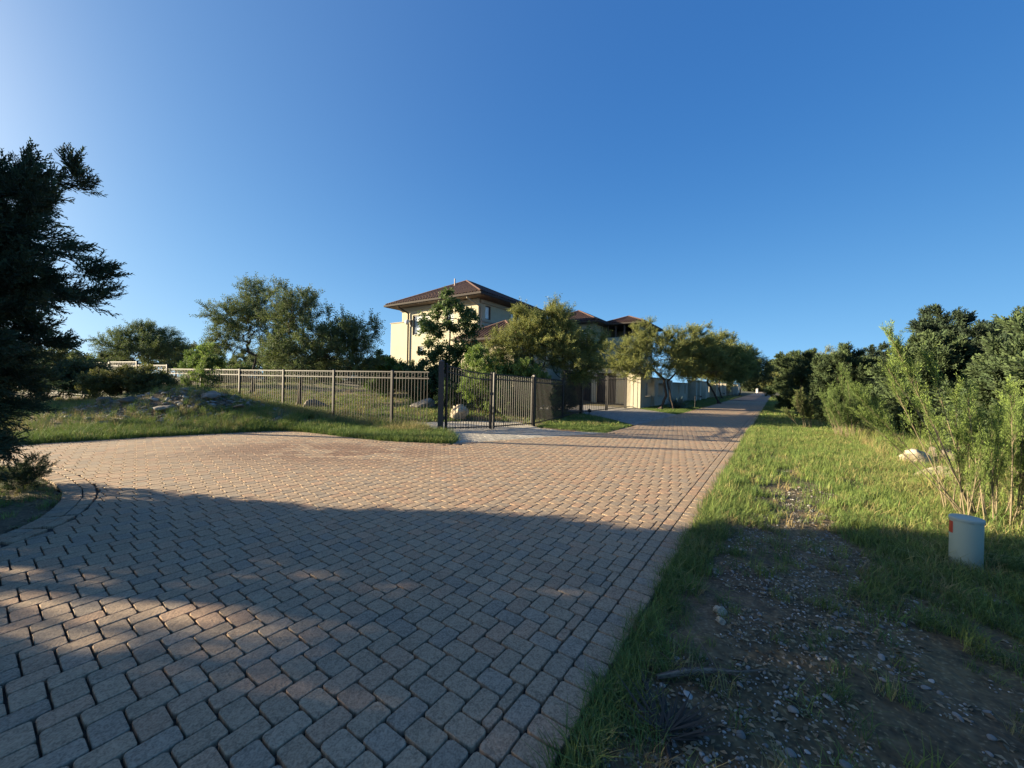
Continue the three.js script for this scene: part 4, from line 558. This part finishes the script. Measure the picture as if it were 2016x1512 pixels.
// ---------------------------------------------------------------- iron fences and gates
const iron = std(0.036, 0.029, 0.026, 0.5), ironDark = std(0.028, 0.024, 0.022, 0.5);
const PICK = new THREE.BoxGeometry(0.014, 1, 0.014).translate(0, 0.5, 0), RING = new THREE.TorusGeometry(0.052, 0.0075, 4, 12);
function bar(a, b, w, h) { const L = a.distanceTo(b), g = new THREE.BoxGeometry(L, h, w), m = new THREE.Matrix4().lookAt(V3(0, 0, 0), b.clone().sub(a), UPV); g.rotateY(Math.PI / 2); g.applyMatrix4(m); g.translate((a.x + b.x) / 2, (a.y + b.y) / 2, (a.z + b.z) / 2); return g; }
function panel(g, A, B, yA, yB, hA, hB, mat, o = {}) { // A, B: [X, Z]; heights of the top rail above the world zero
  const O = g.position, W = (X, y, Z) => V3(X - O.x, y - O.y, -Z - O.z), L = Math.hypot(B[0] - A[0], B[1] - A[1]), n = o.n ?? Math.round(L / 0.11), ang = Math.atan2(B[1] - A[1], B[0] - A[0]), band = o.band ?? 0.19;
  const at = (f, y) => W(lerp(A[0], B[0], f), y, lerp(A[1], B[1], f)), top = (f) => lerp(hA, hB, o.curve ? o.curve(f) : f), low = (f) => lerp(yA, yB, f) + 0.1, S = o.curve ? 10 : 1;
  const rail = (name, fn) => { const gs = []; for (let i = 0; i < S; i++) gs.push(bar(at(i / S, fn(i / S)), at((i + 1) / S, fn((i + 1) / S)), 0.03, 0.034)); part(name, gs.length > 1 ? merge(gs) : gs[0], mat, g); };
  rail('top_rail', (f) => top(f)); rail('middle_rail', (f) => top(f) - band); if (o.bottom !== false) rail('bottom_rail', low);
  for (let i = 0; i < n; i++) { const f = (i + 0.5) / n, y0 = low(f) - 0.05, m = part('picket', PICK, mat, g), p = at(f, y0); m.position.copy(p); m.scale.y = top(f) - y0; m.rotation.y = ang; if (o.rings !== false && i % 2 === 0 && i + 1 < n) { const c = (i + 1) / n, k = part('ring', RING, mat, g); k.position.copy(at(c, top(c) - band / 2)); k.rotation.y = ang; } }
}
function post(g, X, Z, y0, y1, w, mat, turn, name = 'post') { const O = g.position, m = part(name, new THREE.BoxGeometry(w, y1 - y0, w).translate(0, (y1 - y0) / 2, 0), mat, g, X - O.x, y0 - O.y, -Z - O.z); m.rotation.y = turn; part('post_cap', new THREE.ConeGeometry(w * 0.8, w * 0.4, 4).rotateY(Math.PI / 4).translate(0, y1 - y0 + w * 0.2, 0), mat, m); return m; }
const FA = Math.atan2(-0.0804, 0.1892);
{
  const f0 = fence(-0.52), g = thing('iron_fence', 'long bronze iron picket fence with ring frieze, left of the gates', 'fence', f0[0], 0, f0[1]);
  const gy = (k) => { const [x, z] = fence(k); return Math.min(0.35, terrainY(x, z)); }, H = [1.74, 1.74, 1.75, 1.75, 1.75, 1.75];
  const ks = [-0.56, 0, 1, 2, 3, 4, 5, 6, 7, 8, 9.2, 10.4], tops = [1.74, 1.74, 1.74, 1.74, 1.75, 1.75, 1.91, 2.06, 2.03, 1.64, 1.6];
  for (let i = 0; i + 1 < ks.length; i++) panel(g, fence(ks[i]), fence(ks[i + 1]), gy(ks[i]), gy(ks[i + 1]), tops[i], tops[i], iron, { n: i === 0 ? 12 : i > 8 ? 16 : 22, band: 0.19 });
  for (let i = 1; i < ks.length; i++) { const p = fence(ks[i]); post(g, p[0], p[1], gy(ks[i]) - 0.3, Math.max(tops[i - 1], tops[i] ?? 0) + 0.035, 0.065, iron, FA); }
}
const G0 = [-2.05, 11.25], Gm = [-0.6, 11.98], G2p = [0.76, 13.19];
{ const g = thing('gate_post', 'tall square bronze gate post at the fence end', 'post', G0[0] - 0.02, -0.1, G0[1], 0.15); part('shaft', new THREE.BoxGeometry(0.16, 2.16, 0.16).translate(0, 1.08, 0), iron, g); part('cap', new THREE.ConeGeometry(0.125, 0.05, 4).rotateY(Math.PI / 4).translate(0, 2.185, 0), iron, g); for (const y of [0.5, 1.75]) part('hinge', tbox(0.06, 0.1, 0.05, 0.1, y, 0.02), ironDark, g); }
const off = (a, b, k) => [lerp(a[0], b[0], k), lerp(a[1], b[1], k)];
{
  const a = off(G0, Gm, 0.085), g = thing('gate_leaf', 'left iron gate leaf, its top sweeping down from the tall post', 'gate', a[0], 0, a[1]);
  panel(g, a, off(G0, Gm, 0.965), 0, 0, 1.95, 1.73, ironDark, { n: 17, band: 0.18, curve: (f) => Math.sin(f * 1.5708) }); post(g, ...off(G0, Gm, 0.085), 0.03, 2.0, 0.045, ironDark, -0.46, 'stile'); post(g, ...off(G0, Gm, 0.975), 0.03, 1.78, 0.05, ironDark, -0.46, 'stile');
  part('latch_box', box(0.1, 0.09, 0.07), ironDark, g, Gm[0] - 0.02 - a[0], 1.12, -(Gm[1] - a[1]) + 0.05); part('drop_bolt', box(0.016, 0.5, 0.016), ironDark, g, Gm[0] - 0.07 - a[0], 0.27, -(Gm[1] - a[1]) + 0.05);
  const b = off(Gm, G2p, 0.03), h = thing('gate_leaf', 'right iron gate leaf, turned a little inwards', 'gate', b[0], 0, b[1]);
  panel(h, b, off(Gm, G2p, 0.95), 0, 0, 1.73, 1.66, ironDark, { n: 18, band: 0.15 }); post(h, ...b, 0.03, 1.78, 0.05, ironDark, -0.73, 'stile'); post(h, ...off(Gm, G2p, 0.95), 0.03, 1.7, 0.045, ironDark, -0.73, 'stile'); part('drop_bolt', box(0.016, 0.5, 0.016), ironDark, h, 0.0, 0.27, 0.05);
}
const Q1 = [2.07, 15.57], Q2 = [3.42, 18.89], Q3 = st(23.82, -7.7), Q4 = st(24.7, -7.66);
{
  const g = thing('iron_fence', 'short dark iron fence between the near gate and the far gate', 'fence', G2p[0], 0, G2p[1]);
  post(g, ...G2p, -0.1, 1.75, 0.09, iron, -0.8); panel(g, off(G2p, Q1, 0.03), off(G2p, Q1, 0.98), 0, 0.05, 1.66, 1.6, ironDark, { n: 24, band: 0.16 }); post(g, ...Q1, -0.1, 1.68, 0.065, ironDark, -0.8);
  panel(g, off(Q1, Q2, 0.02), off(Q1, Q2, 0.96), 0.05, 0.05, 2.02, 2.02, ironDark, { n: 30, band: 0.2 });
}
{
  const mid = off(Q2, Q3, 0.52), g = thing('gate_leaf', 'near leaf of the tall dark driveway gate', 'gate', Q2[0], 0, Q2[1]);
  post(g, ...Q2, -0.1, 2.2, 0.14, ironDark, THETA, 'hinge_post'); panel(g, off(Q2, Q3, 0.03), off(Q2, Q3, 0.5), 0, 0, 2.1, 1.9, ironDark, { n: 13, band: 0.2 }); post(g, ...off(Q2, Q3, 0.5), 0.03, 1.95, 0.07, ironDark, THETA, 'stile');
  const h = thing('gate_leaf', 'far leaf of the tall dark driveway gate', 'gate', ...[Q3[0], 0, Q3[1]]);
  post(h, ...Q3, -0.1, 2.1, 0.13, ironDark, THETA, 'hinge_post'); panel(h, off(Q2, Q3, 0.53), off(Q2, Q3, 0.97), 0, 0, 1.92, 2.0, ironDark, { n: 12, band: 0.2 }); post(h, ...off(Q2, Q3, 0.53), 0.03, 1.95, 0.06, ironDark, THETA, 'stile');
  const k = thing('iron_fence', 'narrow fixed iron panel between the far gate and the stucco pier', 'fence', Q3[0], 0, Q3[1]); panel(k, off(Q3, Q4, 0.12), Q4, 0, 0, 2.0, 1.95, ironDark, { n: 5, band: 0.2, rings: false });
}
{ const g = thing('garden_spotlight', 'small black garden spotlight on a stake by the far gate', 'lamp', 3.68, terrainY(3.68, 18.2), 18.2); part('stake', new THREE.CylinderGeometry(0.02, 0.015, 0.22, 8).translate(0, 0.11, 0), ironDark, g); part('head', new THREE.CylinderGeometry(0.085, 0.05, 0.16, 14).rotateZ(1.1).translate(0.03, 0.25, 0), ironDark, g); part('bracket', tbox(0.1, 0.02, 0.05, 0, 0.2, 0), ironDark, g); }

// ---------------------------------------------------------------- house
const stuccoBump = tex(512, 512, (u, v) => [0.6 * fbm(u * 40, v * 40, 91, 4, 40) + 0.4 * vnoise(u * 170, v * 170, 92, 170)]);
const stuccoMap = tex(512, 512, (u, v) => { const k = 0.9 + 0.22 * (fbm(u * 5, v * 5, 93, 5, 5) - 0.5) + 0.1 * (vnoise(u * 120, v * 120, 94, 120) - 0.5); return [k, k * 0.985, k * 0.96]; });
const stucco = std(0.5, 0.455, 0.335, 0.95, { map: stuccoMap, bumpMap: stuccoBump, bumpScale: 0.006 }), stucco2 = std(0.5, 0.46, 0.36, 0.95, { map: stuccoMap, bumpMap: stuccoBump, bumpScale: 0.008 }), trim = std(0.36, 0.31, 0.23, 0.9), fascia = std(0.1, 0.07, 0.055, 0.7), gutterM = std(0.04, 0.031, 0.027, 0.9), frameM = std(0.05, 0.04, 0.04, 0.5);
const glassM = new THREE.MeshPhysicalMaterial({ color: 0xffffff, roughness: 0.02, transmission: 1, thickness: 0, ior: 1.5 }), blind = std(0.62, 0.62, 0.58, 0.9), inner = std(0.08, 0.07, 0.06, 0.9);
const tileM = [std(0.085, 0.042, 0.032, 0.85, { map: stuccoMap, bumpMap: stuccoBump, bumpScale: 0.01 }), std(0.14, 0.075, 0.055, 0.85, { map: stuccoMap })];
function wallGeo(w, h, th, holes) { // in x, y with its face at z = 0, thickness behind
  const s = new THREE.Shape(); s.moveTo(0, 0); s.lineTo(w, 0); s.lineTo(w, h); s.lineTo(0, h); s.closePath();
  for (const [x, y, a, b] of holes) { const p = new THREE.Path(); p.moveTo(x, y); p.lineTo(x, y + b); p.lineTo(x + a, y + b); p.lineTo(x + a, y); p.closePath(); s.holes.push(p); }
  return new THREE.ExtrudeGeometry(s, { depth: th, bevelEnabled: false }).translate(0, 0, -th);
}
function windowIn(parent, x, y, w, h, bars, turn, ox, oz, withBlind = true) { // frame set back in the opening at local wall coordinates
  const g = [tbox(w, 0.06, 0.06, x + w / 2, y + 0.03, -0.1), tbox(w, 0.06, 0.06, x + w / 2, y + h - 0.03, -0.1), tbox(0.06, h - 0.12, 0.06, x + 0.03, y + h / 2, -0.1), tbox(0.06, h - 0.12, 0.06, x + w - 0.03, y + h / 2, -0.1)];
  for (let i = 1; i < bars; i++) g.push(tbox(0.05, h - 0.12, 0.05, x + w * i / bars, y + h / 2, -0.1));
  const f = part('window', merge(g), frameM, parent, ox, 0, oz); f.rotation.y = turn;
  part('pane', tbox(w - 0.1, h - 0.1, 0.006, x + w / 2, y + h / 2, -0.11), glassM, f);
  part(withBlind ? 'blind' : 'room', tbox(w + 0.1, h + 0.1, 0.01, x + w / 2, y + h / 2, withBlind ? -0.17 : -0.5), withBlind ? blind : inner, f);
  return f;
}
// one roof slope: barrel tiles as ribs running up from the eave; a, b eave ends, c, d top ends
function slope(a, b, c, d, seed) {
  const B = new Buf(), U = b.clone().sub(a), L = U.length(), r = RNG(seed); U.divideScalar(L);
  const m1 = c.clone().sub(a), n = V3().crossVectors(U, m1).normalize(), Vv = V3().crossVectors(n, U).normalize(); if (n.y < 0) { n.negate(); Vv.negate(); } if (Vv.y < 0) Vv.negate();
  const uc = c.clone().sub(a).dot(U), vc = c.clone().sub(a).dot(Vv), ud = d.clone().sub(a).dot(U), ribs = Math.round(L / 0.26), K = 4;
  const vmax = (u) => Math.max(0, Math.min(uc > 0.01 ? vc * u / uc : vc, ud < L - 0.01 ? vc * (L - u) / (L - ud) : vc, vc));
  let prev = null;
  for (let i = 0; i <= ribs * K; i++) {
    const u = L * i / (ribs * K), ph = (i % K) / K, hgt = 0.1 * Math.sin(Math.PI * ph), vm = vmax(u), rows = 12, col = [];
    for (let j = 0; j <= rows; j++) for (const e of [0, 1]) { const v = vm * j / rows, lift = hgt + (e && j < rows ? 0.025 : 0) * (ph > 0 ? 1 : 0.4), p = a.clone().addScaledVector(U, u).addScaledVector(Vv, v).addScaledVector(n, lift), t = Math.cos(Math.PI * ph) * 0.7, nn = n.clone().addScaledVector(U, ph === 0 ? 0 : -t).normalize(); col.push(B.v(p.x, p.y, p.z, nn.x, nn.y, nn.z, u, v)); }
    if (prev) for (let j = 0; j + 1 < col.length; j++) { B.t(prev[j], col[j], col[j + 1]); B.t(prev[j], col[j + 1], prev[j + 1]); }
    prev = col;
  }
  let q = B.geo(); q.computeVertexNormals(); let ny = 0; for (let i = 1; i < q.attributes.normal.array.length; i += 3) ny += q.attributes.normal.array[i];
  if (ny < 0) { for (let i = 0; i < B.i.length; i += 3) { const t = B.i[i]; B.i[i] = B.i[i + 1]; B.i[i + 1] = t; } q = B.geo(); q.computeVertexNormals(); }
  return q;
}
function hipRoof(parent, x0, x1, z0, z1, y, apexY, inset, seed) { // z1 faces the camera; ridge along z from inset
  const cx = (x0 + x1) / 2, A = V3(x0, y, z1), Bp = V3(x1, y, z1), C = V3(x1, y, z0), Dd = V3(x0, y, z0), R1 = V3(cx, apexY, z1 - inset), R0 = V3(cx, apexY, z0 + inset);
  const roof = part('roof', merge([tbox(x1 - x0, 0.14, z1 - z0, cx, y - 0.09, (z0 + z1) / 2)]), fascia, parent);
  [[A, Bp, R1, R1], [Bp, C, R1, R0], [C, Dd, R0, R0], [Dd, A, R0, R1]].forEach(([a, b, c, d], i) => part('tile_slope', slope(a, b, c, d, seed + i), tileM[0], roof));
  const Rg = new Buf(); for (const [a, b] of [[A, R1], [Bp, R1], [C, R0], [Dd, R0], [R1, R0]]) { const n = Math.max(2, Math.round(a.distanceTo(b) / 0.35)); for (let i = 0; i < n; i++) tubeInto(Rg, a.clone().lerp(b, i / n).add(V3(0, 0.03, 0)), a.clone().lerp(b, (i + 1.06) / n).add(V3(0, 0.045, 0)), 0.1, 0.085, 8); }
  part('ridge_tiles', Rg.geo(), tileM[1], roof);
  const gt = 0.11; part('gutter', merge([tbox(x1 - x0 + 2 * gt, 0.13, gt, cx, y - 0.06, z1 + gt / 2), tbox(gt, 0.13, z1 - z0, x1 + gt / 2, y - 0.06, (z0 + z1) / 2), tbox(gt, 0.13, z1 - z0, x0 - gt / 2, y - 0.06, (z0 + z1) / 2)]), gutterM, roof);
  return roof;
}
const roadThing = (name, label, cat, s, t, y = 0, group) => { const [X, Z] = st(s, t); return thing(name, label, cat, X, y, Z, THETA, group); };
{ // local: x along t from the near right corner, z = -(s - 19.34)
  const g = roadThing('house', 'tall cream stucco house with dark tiled hip roof', 'house', 23.59, -19.53, 0.4), b = -0.6, top = 6.95 + b, W = 7.47; g.scale.setScalar(1.22);
  const wu = part('wall', wallGeo(W, top, 0.3, [[1.2, 4.82 + b, 1.78, 1.46], [1.78, 3.3 + b, 0.62, 0.68], [4.6, 4.9 + b, 0.7, 1.35]]), stucco, g, -W, 0, 0);
  windowIn(wu, 1.2, 4.82 + b, 1.78, 1.46, 2, 0, 0, 0); windowIn(wu, 1.78, 3.3 + b, 0.62, 0.68, 1, 0, 0, 0); windowIn(wu, 4.6, 4.9 + b, 0.7, 1.35, 1, 0, 0, 0);
  const ws = part('wall', wallGeo(6.24, top, 0.3, [[0.42, 5.65 + b, 0.62, 0.92], [3.4, 5.65 + b, 0.62, 0.92]]), stucco, g, 0, 0, -0.303); ws.rotation.y = Math.PI / 2;
  windowIn(ws, 0.42 - 0.3, 5.65 + b, 0.62, 0.92, 1, 0, 0.3, 0); windowIn(ws, 3.4, 5.65 + b, 0.62, 0.92, 1, 0, 0, 0);
  part('wall', tbox(W - 0.61, top, 0.3, -W / 2, top / 2, -6.4), stucco, g); part('wall', tbox(0.3, top, 6.24, -W + 0.153, top / 2, -3.43), stucco, g);
  part('string_course', merge([tbox(0.07, 0.12, 6.3, 0.036, 5.5 + b, -3.4), tbox(0.05, 0.06, 6.2, 0.026, 5.2 + b, -3.4)]), trim, g);
  part('cornice', merge([tbox(W + 0.16, 0.24, 0.1, -W / 2, top - 0.2, 0.051), tbox(0.1, 0.24, 6.3, 0.051, top - 0.2, -3.3)]), trim, g);
  hipRoof(g, -W - 0.85, 0.85, -7.5, 0.85, 7.06 + b, 9.15 + b, 3.9, 3);
  const tw = part('terrace_block', tbox(2.05, 5.82 + b, 4.5, -W - 0.25, (5.82 + b) / 2, -2.246), stucco, g); part('coping', tbox(2.15, 0.06, 4.6, -W - 0.25, 5.853 + b, -2.246), trim, tw);
  const dp = new Buf(); for (const [p, q] of [[[-6.95, 6.98 + b, 0.8], [-6.95, 6.8 + b, 0.75]], [[-6.95, 6.8 + b, 0.75], [-6.65, 6.45 + b, 0.1]], [[-6.65, 6.45 + b, 0.1], [-6.65, 0, 0.1]]]) tubeInto(dp, V3(...p), V3(...q), 0.06, 0.06, 8); part('downspout', dp.geo(), gutterM, g);
  const dq = new Buf(); for (const [p, q] of [[[-0.3, 6.98 + b, 0.8], [-0.3, 6.8 + b, 0.75]], [[-0.3, 6.8 + b, 0.75], [0.08, 6.35 + b, -0.2]], [[0.08, 6.35 + b, -0.2], [0.08, 4.4 + b, -0.2]]]) tubeInto(dq, V3(...p), V3(...q), 0.055, 0.055, 8); part('downspout', dq.geo(), trim, g);
  const vp = part('vent_pipe', new THREE.CylinderGeometry(0.05, 0.05, 0.75, 8).translate(-3.9, 8.75 + b, -1.9), std(0.5, 0.42, 0.36), g);
  const dish = part('wall_lamp', new THREE.SphereGeometry(0.22, 14, 8, 0, 6.29, 0, 1.5).rotateX(1.2).translate(-6.5, 5.75 + b, 0.28), std(0.55, 0.52, 0.47, 0.5), g); part('wall_bracket', tbox(0.05, 0.5, 0.14, -6.35, 5.7 + b, 0.08), frameM, dish);
  const w2 = part('side_wing', merge([tbox(3.4, 3.95 + b, 10, 1.72, (3.95 + b) / 2, -4.2)]), stucco, g); // lower wing towards the road
  hipRoof(g, -0.7, 4.05, -9.7, 1.45, 4.1 + b, 5.35 + b, 2.2, 9);
}
{ // second range of the house, farther along
  const g = roadThing('house_wing', 'farther cream house range with two red-brown tiled roofs', 'house', 34.6, -14.4, 0.4), b = -0.4;
  const w1 = part('wall', wallGeo(5.6, 7.3 + b, 0.3, [[3.9, 5.6 + b, 1.0, 1.0]]), stucco, g, -5.6, 0, 0); windowIn(w1, 3.9, 5.6 + b, 1, 1, 2, 0, 0, 0);
  part('wall', tbox(0.3, 7.3 + b, 7.4, -0.15, (7.3 + b) / 2, -4.0), stucco, g); part('wall', tbox(0.3, 7.3 + b, 7.4, -5.45, (7.3 + b) / 2, -4.0), stucco, g); part('wall', tbox(5.6, 7.3 + b, 0.3, -2.8, (7.3 + b) / 2, -7.86), stucco, g);
  hipRoof(g, -6.4, 0.75, -8.6, 0.75, 7.4 + b, 9.1 + b, 3.5, 21);
  part('loggia_wall', merge([tbox(3.5, 6.1 + b, 0.3, 1.76, (6.1 + b) / 2, -2.4), tbox(0.3, 7.3 + b, 5.2, 3.35, (7.3 + b) / 2, -5.16), tbox(3.2, 7.3 + b, 0.2, 1.6, (7.3 + b) / 2, -6.5)]), stucco, g);
  for (const x of [0.55, 1.35, 2.2, 3.0]) part('loggia_post', tbox(0.16, 1.25, 0.16, x, 6.73 + b, -2.4), fascia, g);
  hipRoof(g, 0.0, 4.25, -8.6, -1.75, 7.42 + b, 8.3 + b, 2.1, 31);
  const dq = new Buf(); tubeInto(dq, V3(0.25, 7.3 + b, -1.7), V3(-0.02, 6.6 + b, -1.9), 0.05, 0.05, 7); tubeInto(dq, V3(0.05, 6.62 + b, -1.9), V3(0.05, 0, -1.9), 0.05, 0.05, 7); part('downspout', dq.geo(), trim, g);
}
{ // garage court behind the far gate
  const g = roadThing('garage', 'low cream garage with dark plank doors behind the far gate', 'garage', 27.2, -8.6, 0.1), wd = std(0.045, 0.035, 0.03, 0.8);
  const w = part('wall', wallGeo(5.4, 2.75, 0.35, [[0.5, 0, 2.1, 2.2], [3.0, 0, 1.5, 2.2]]), stucco, g, -5.4, 0, 0); part('coping', tbox(5.6, 0.1, 0.5, 2.7, 2.802, -0.17), trim, w);
  for (const [x, n] of [[0.5, 12], [3.0, 9]]) { const d = part('door', tbox(n * 0.174, 2.2, 0.03, x + n * 0.087, 1.1, -0.2), wd, w); for (let i = 0; i < n; i++) part('plank', tbox(0.155, 2.16, 0.03, x + 0.087 + i * 0.174, 1.1, -0.168), wd, d); }
  part('side_wall', tbox(0.35, 2.75, 3, -5.22, 1.375, -1.9), stucco, g);
}
// ---------------------------------------------------------------- perimeter wall along the road
{
  const g = roadThing('perimeter_wall', 'long cream stucco perimeter wall with barred openings beside the road', 'wall', 24.72, -7.05, 0);
  const pier = part('pier', tbox(0.95, 2.16, 0.62, -0.475, 1.08, -0.31), stucco2, g); part('coping', tbox(1.03, 0.07, 0.7, -0.475, 2.196, -0.31), trim, pier);
  // bay 1: thick wall with two openings, faces the road (+x)
  const face = (z0, len, h, th, holes, x = 0) => { const m = part('wall', wallGeo(len, h, th, holes), stucco2, g, x, 0, z0); m.rotation.y = Math.PI / 2; return m; };
  const b1 = face(-0.625, 7.9, 1.95, 0.42, [[0.7, 0.68, 2.0, 0.95], [4.0, 0.68, 1.6, 0.95]], -0.04); part('coping', tbox(7.9, 0.08, 0.54, 3.95, 1.992, -0.2), trim, b1);
  for (const [x, w] of [[0.7, 2.0], [4.0, 1.6]]) { const sl = part('sill', tbox(w + 0.1, 0.05, 0.5, x + w / 2, 0.703, -0.2), trim, b1); for (let i = 1; i < 8; i++) part('grille_bar', tbox(0.02, 0.9, 0.02, x + w * i / 8, 1.18, -0.36), ironDark, sl); }
  for (const z of [-2.95, -8.2]) { const p = part('pilaster', tbox(0.2, 1.9, 0.36, 0.06, 0.95, z), stucco2, g); }
  const segs = [[-8.55, 9.2, 1.7], [-25, 9, 1.75], [-34.1, 12, 1.75], [-46.2, 14, 1.75], [-60.3, 26, 1.75]];
  segs.forEach(([z0, len, h], i) => { const holes = []; for (let x = 1.2; x + 1.2 < len; x += 3) holes.push([x, 0.7, 0.5, 0.85]); const w = face(z0, len, h, 0.3, holes, -0.25); part('coping', tbox(len, 0.07, 0.42, len / 2, h + 0.036, -0.15), trim, w); });
  for (const z of [-17.9, -20.4, -24.6, -34, -40, -46.1, -53, -60.2, -70]) { const hgt = z > -25 ? 1.95 : 1.85, p = part('pier', new THREE.BoxGeometry(0.8, hgt, 0.7).translate(0.1, hgt / 2, z), stucco2, g); part('pier_cap', tbox(0.92, 0.1, 0.82, 0.1, hgt + 0.051, z), trim, p); }
  const mid = face(-17.8, 7.1, 1.7, 0.3, [[0.9, 0.6, 0.5, 0.9], [3.6, 0.6, 0.5, 0.9]], -0.2);
}
// bracket lamps by the kerb
[[28.7, -4.5, 'black hooked path lamp on the kerb lawn, nearer one'], [44, -4.6, 'black hooked path lamp on the kerb lawn, farther one']].forEach(([s, t, lab]) => { const [X, Z] = st(s, t), g = thing('path_lamp', lab, 'lamp', X, terrainY(X, Z) - 0.05, Z, THETA, 'path lamps on the kerb lawn'); part('pole', new THREE.CylinderGeometry(0.022, 0.026, 0.85, 8).translate(0, 0.42, 0), ironDark, g); part('arm', tbox(0.4, 0.03, 0.03, 0.19, 0.86, 0), ironDark, g); part('shade', new THREE.CylinderGeometry(0.06, 0.12, 0.08, 12).translate(0.36, 0.81, 0), ironDark, g); });
{ // agave and a dark yucca trunk by the oak
  const [X, Z] = st(26.6, -5.7), g = thing('agave', 'blue-green spiky agave at the foot of the double-trunked oak', 'plant', X + 0.5, terrainY(X, Z) - 0.02, Z), B = new Buf(), r = RNG(12);
  for (let i = 0; i < 60; i++) { const a = i * 2.4, el = 0.15 + 1.2 * (i / 60), d = V3(Math.cos(a) * Math.cos(el), Math.sin(el), Math.sin(a) * Math.cos(el)), L = 0.75 + 0.35 * r(); leafInto(B, Math.cos(a) * 0.06, 0.05, Math.sin(a) * 0.06, d, V3().crossVectors(d, UPV).normalize(), L, 0.09, 0.7); } part('leaf_rosette', B.geo(), std(0.1, 0.15, 0.14, 0.7, { side: THREE.DoubleSide }), g); part('core', new THREE.CylinderGeometry(0.06, 0.1, 0.2, 10).translate(0, 0.1, 0), BARK.oak, g);
}
{ // white marker at the end of the road and pale edging stones in the garden
  const [X, Z] = st(120, -3.9), g = thing('white_post', 'tiny white post at the far end of the road', 'post', X, 0, Z); part('shaft', new THREE.CylinderGeometry(0.28, 0.3, 0.95, 10).translate(0, 0.47, 0), std(0.75, 0.73, 0.68), g); part('cap', new THREE.SphereGeometry(0.28, 10, 6, 0, 6.29, 0, 1.57).translate(0, 0.95, 0), std(0.75, 0.73, 0.68), g);
  const k = thing('stone_edging', 'low pale stone edging round the garden bed before the house', 'edging', -12.5, 0, 23.5), r = RNG(6); for (let i = 0; i < 24; i++) { const x = i * 0.42, Zl = -i * 0.05, Y = terrainY(-12.5 + x, 23.5 + Zl); const m = part('stone', box(0.38, 0.16, 0.2), STONE.lime, k, x, Y + 0.06 + (r() - 0.5) * 0.03, -Zl); m.rotation.y = (r() - 0.5) * 0.2; }
}
console.log('sprigs', sprigTotal, 'grass', grassTotal);
renderer.render(scene, camera);
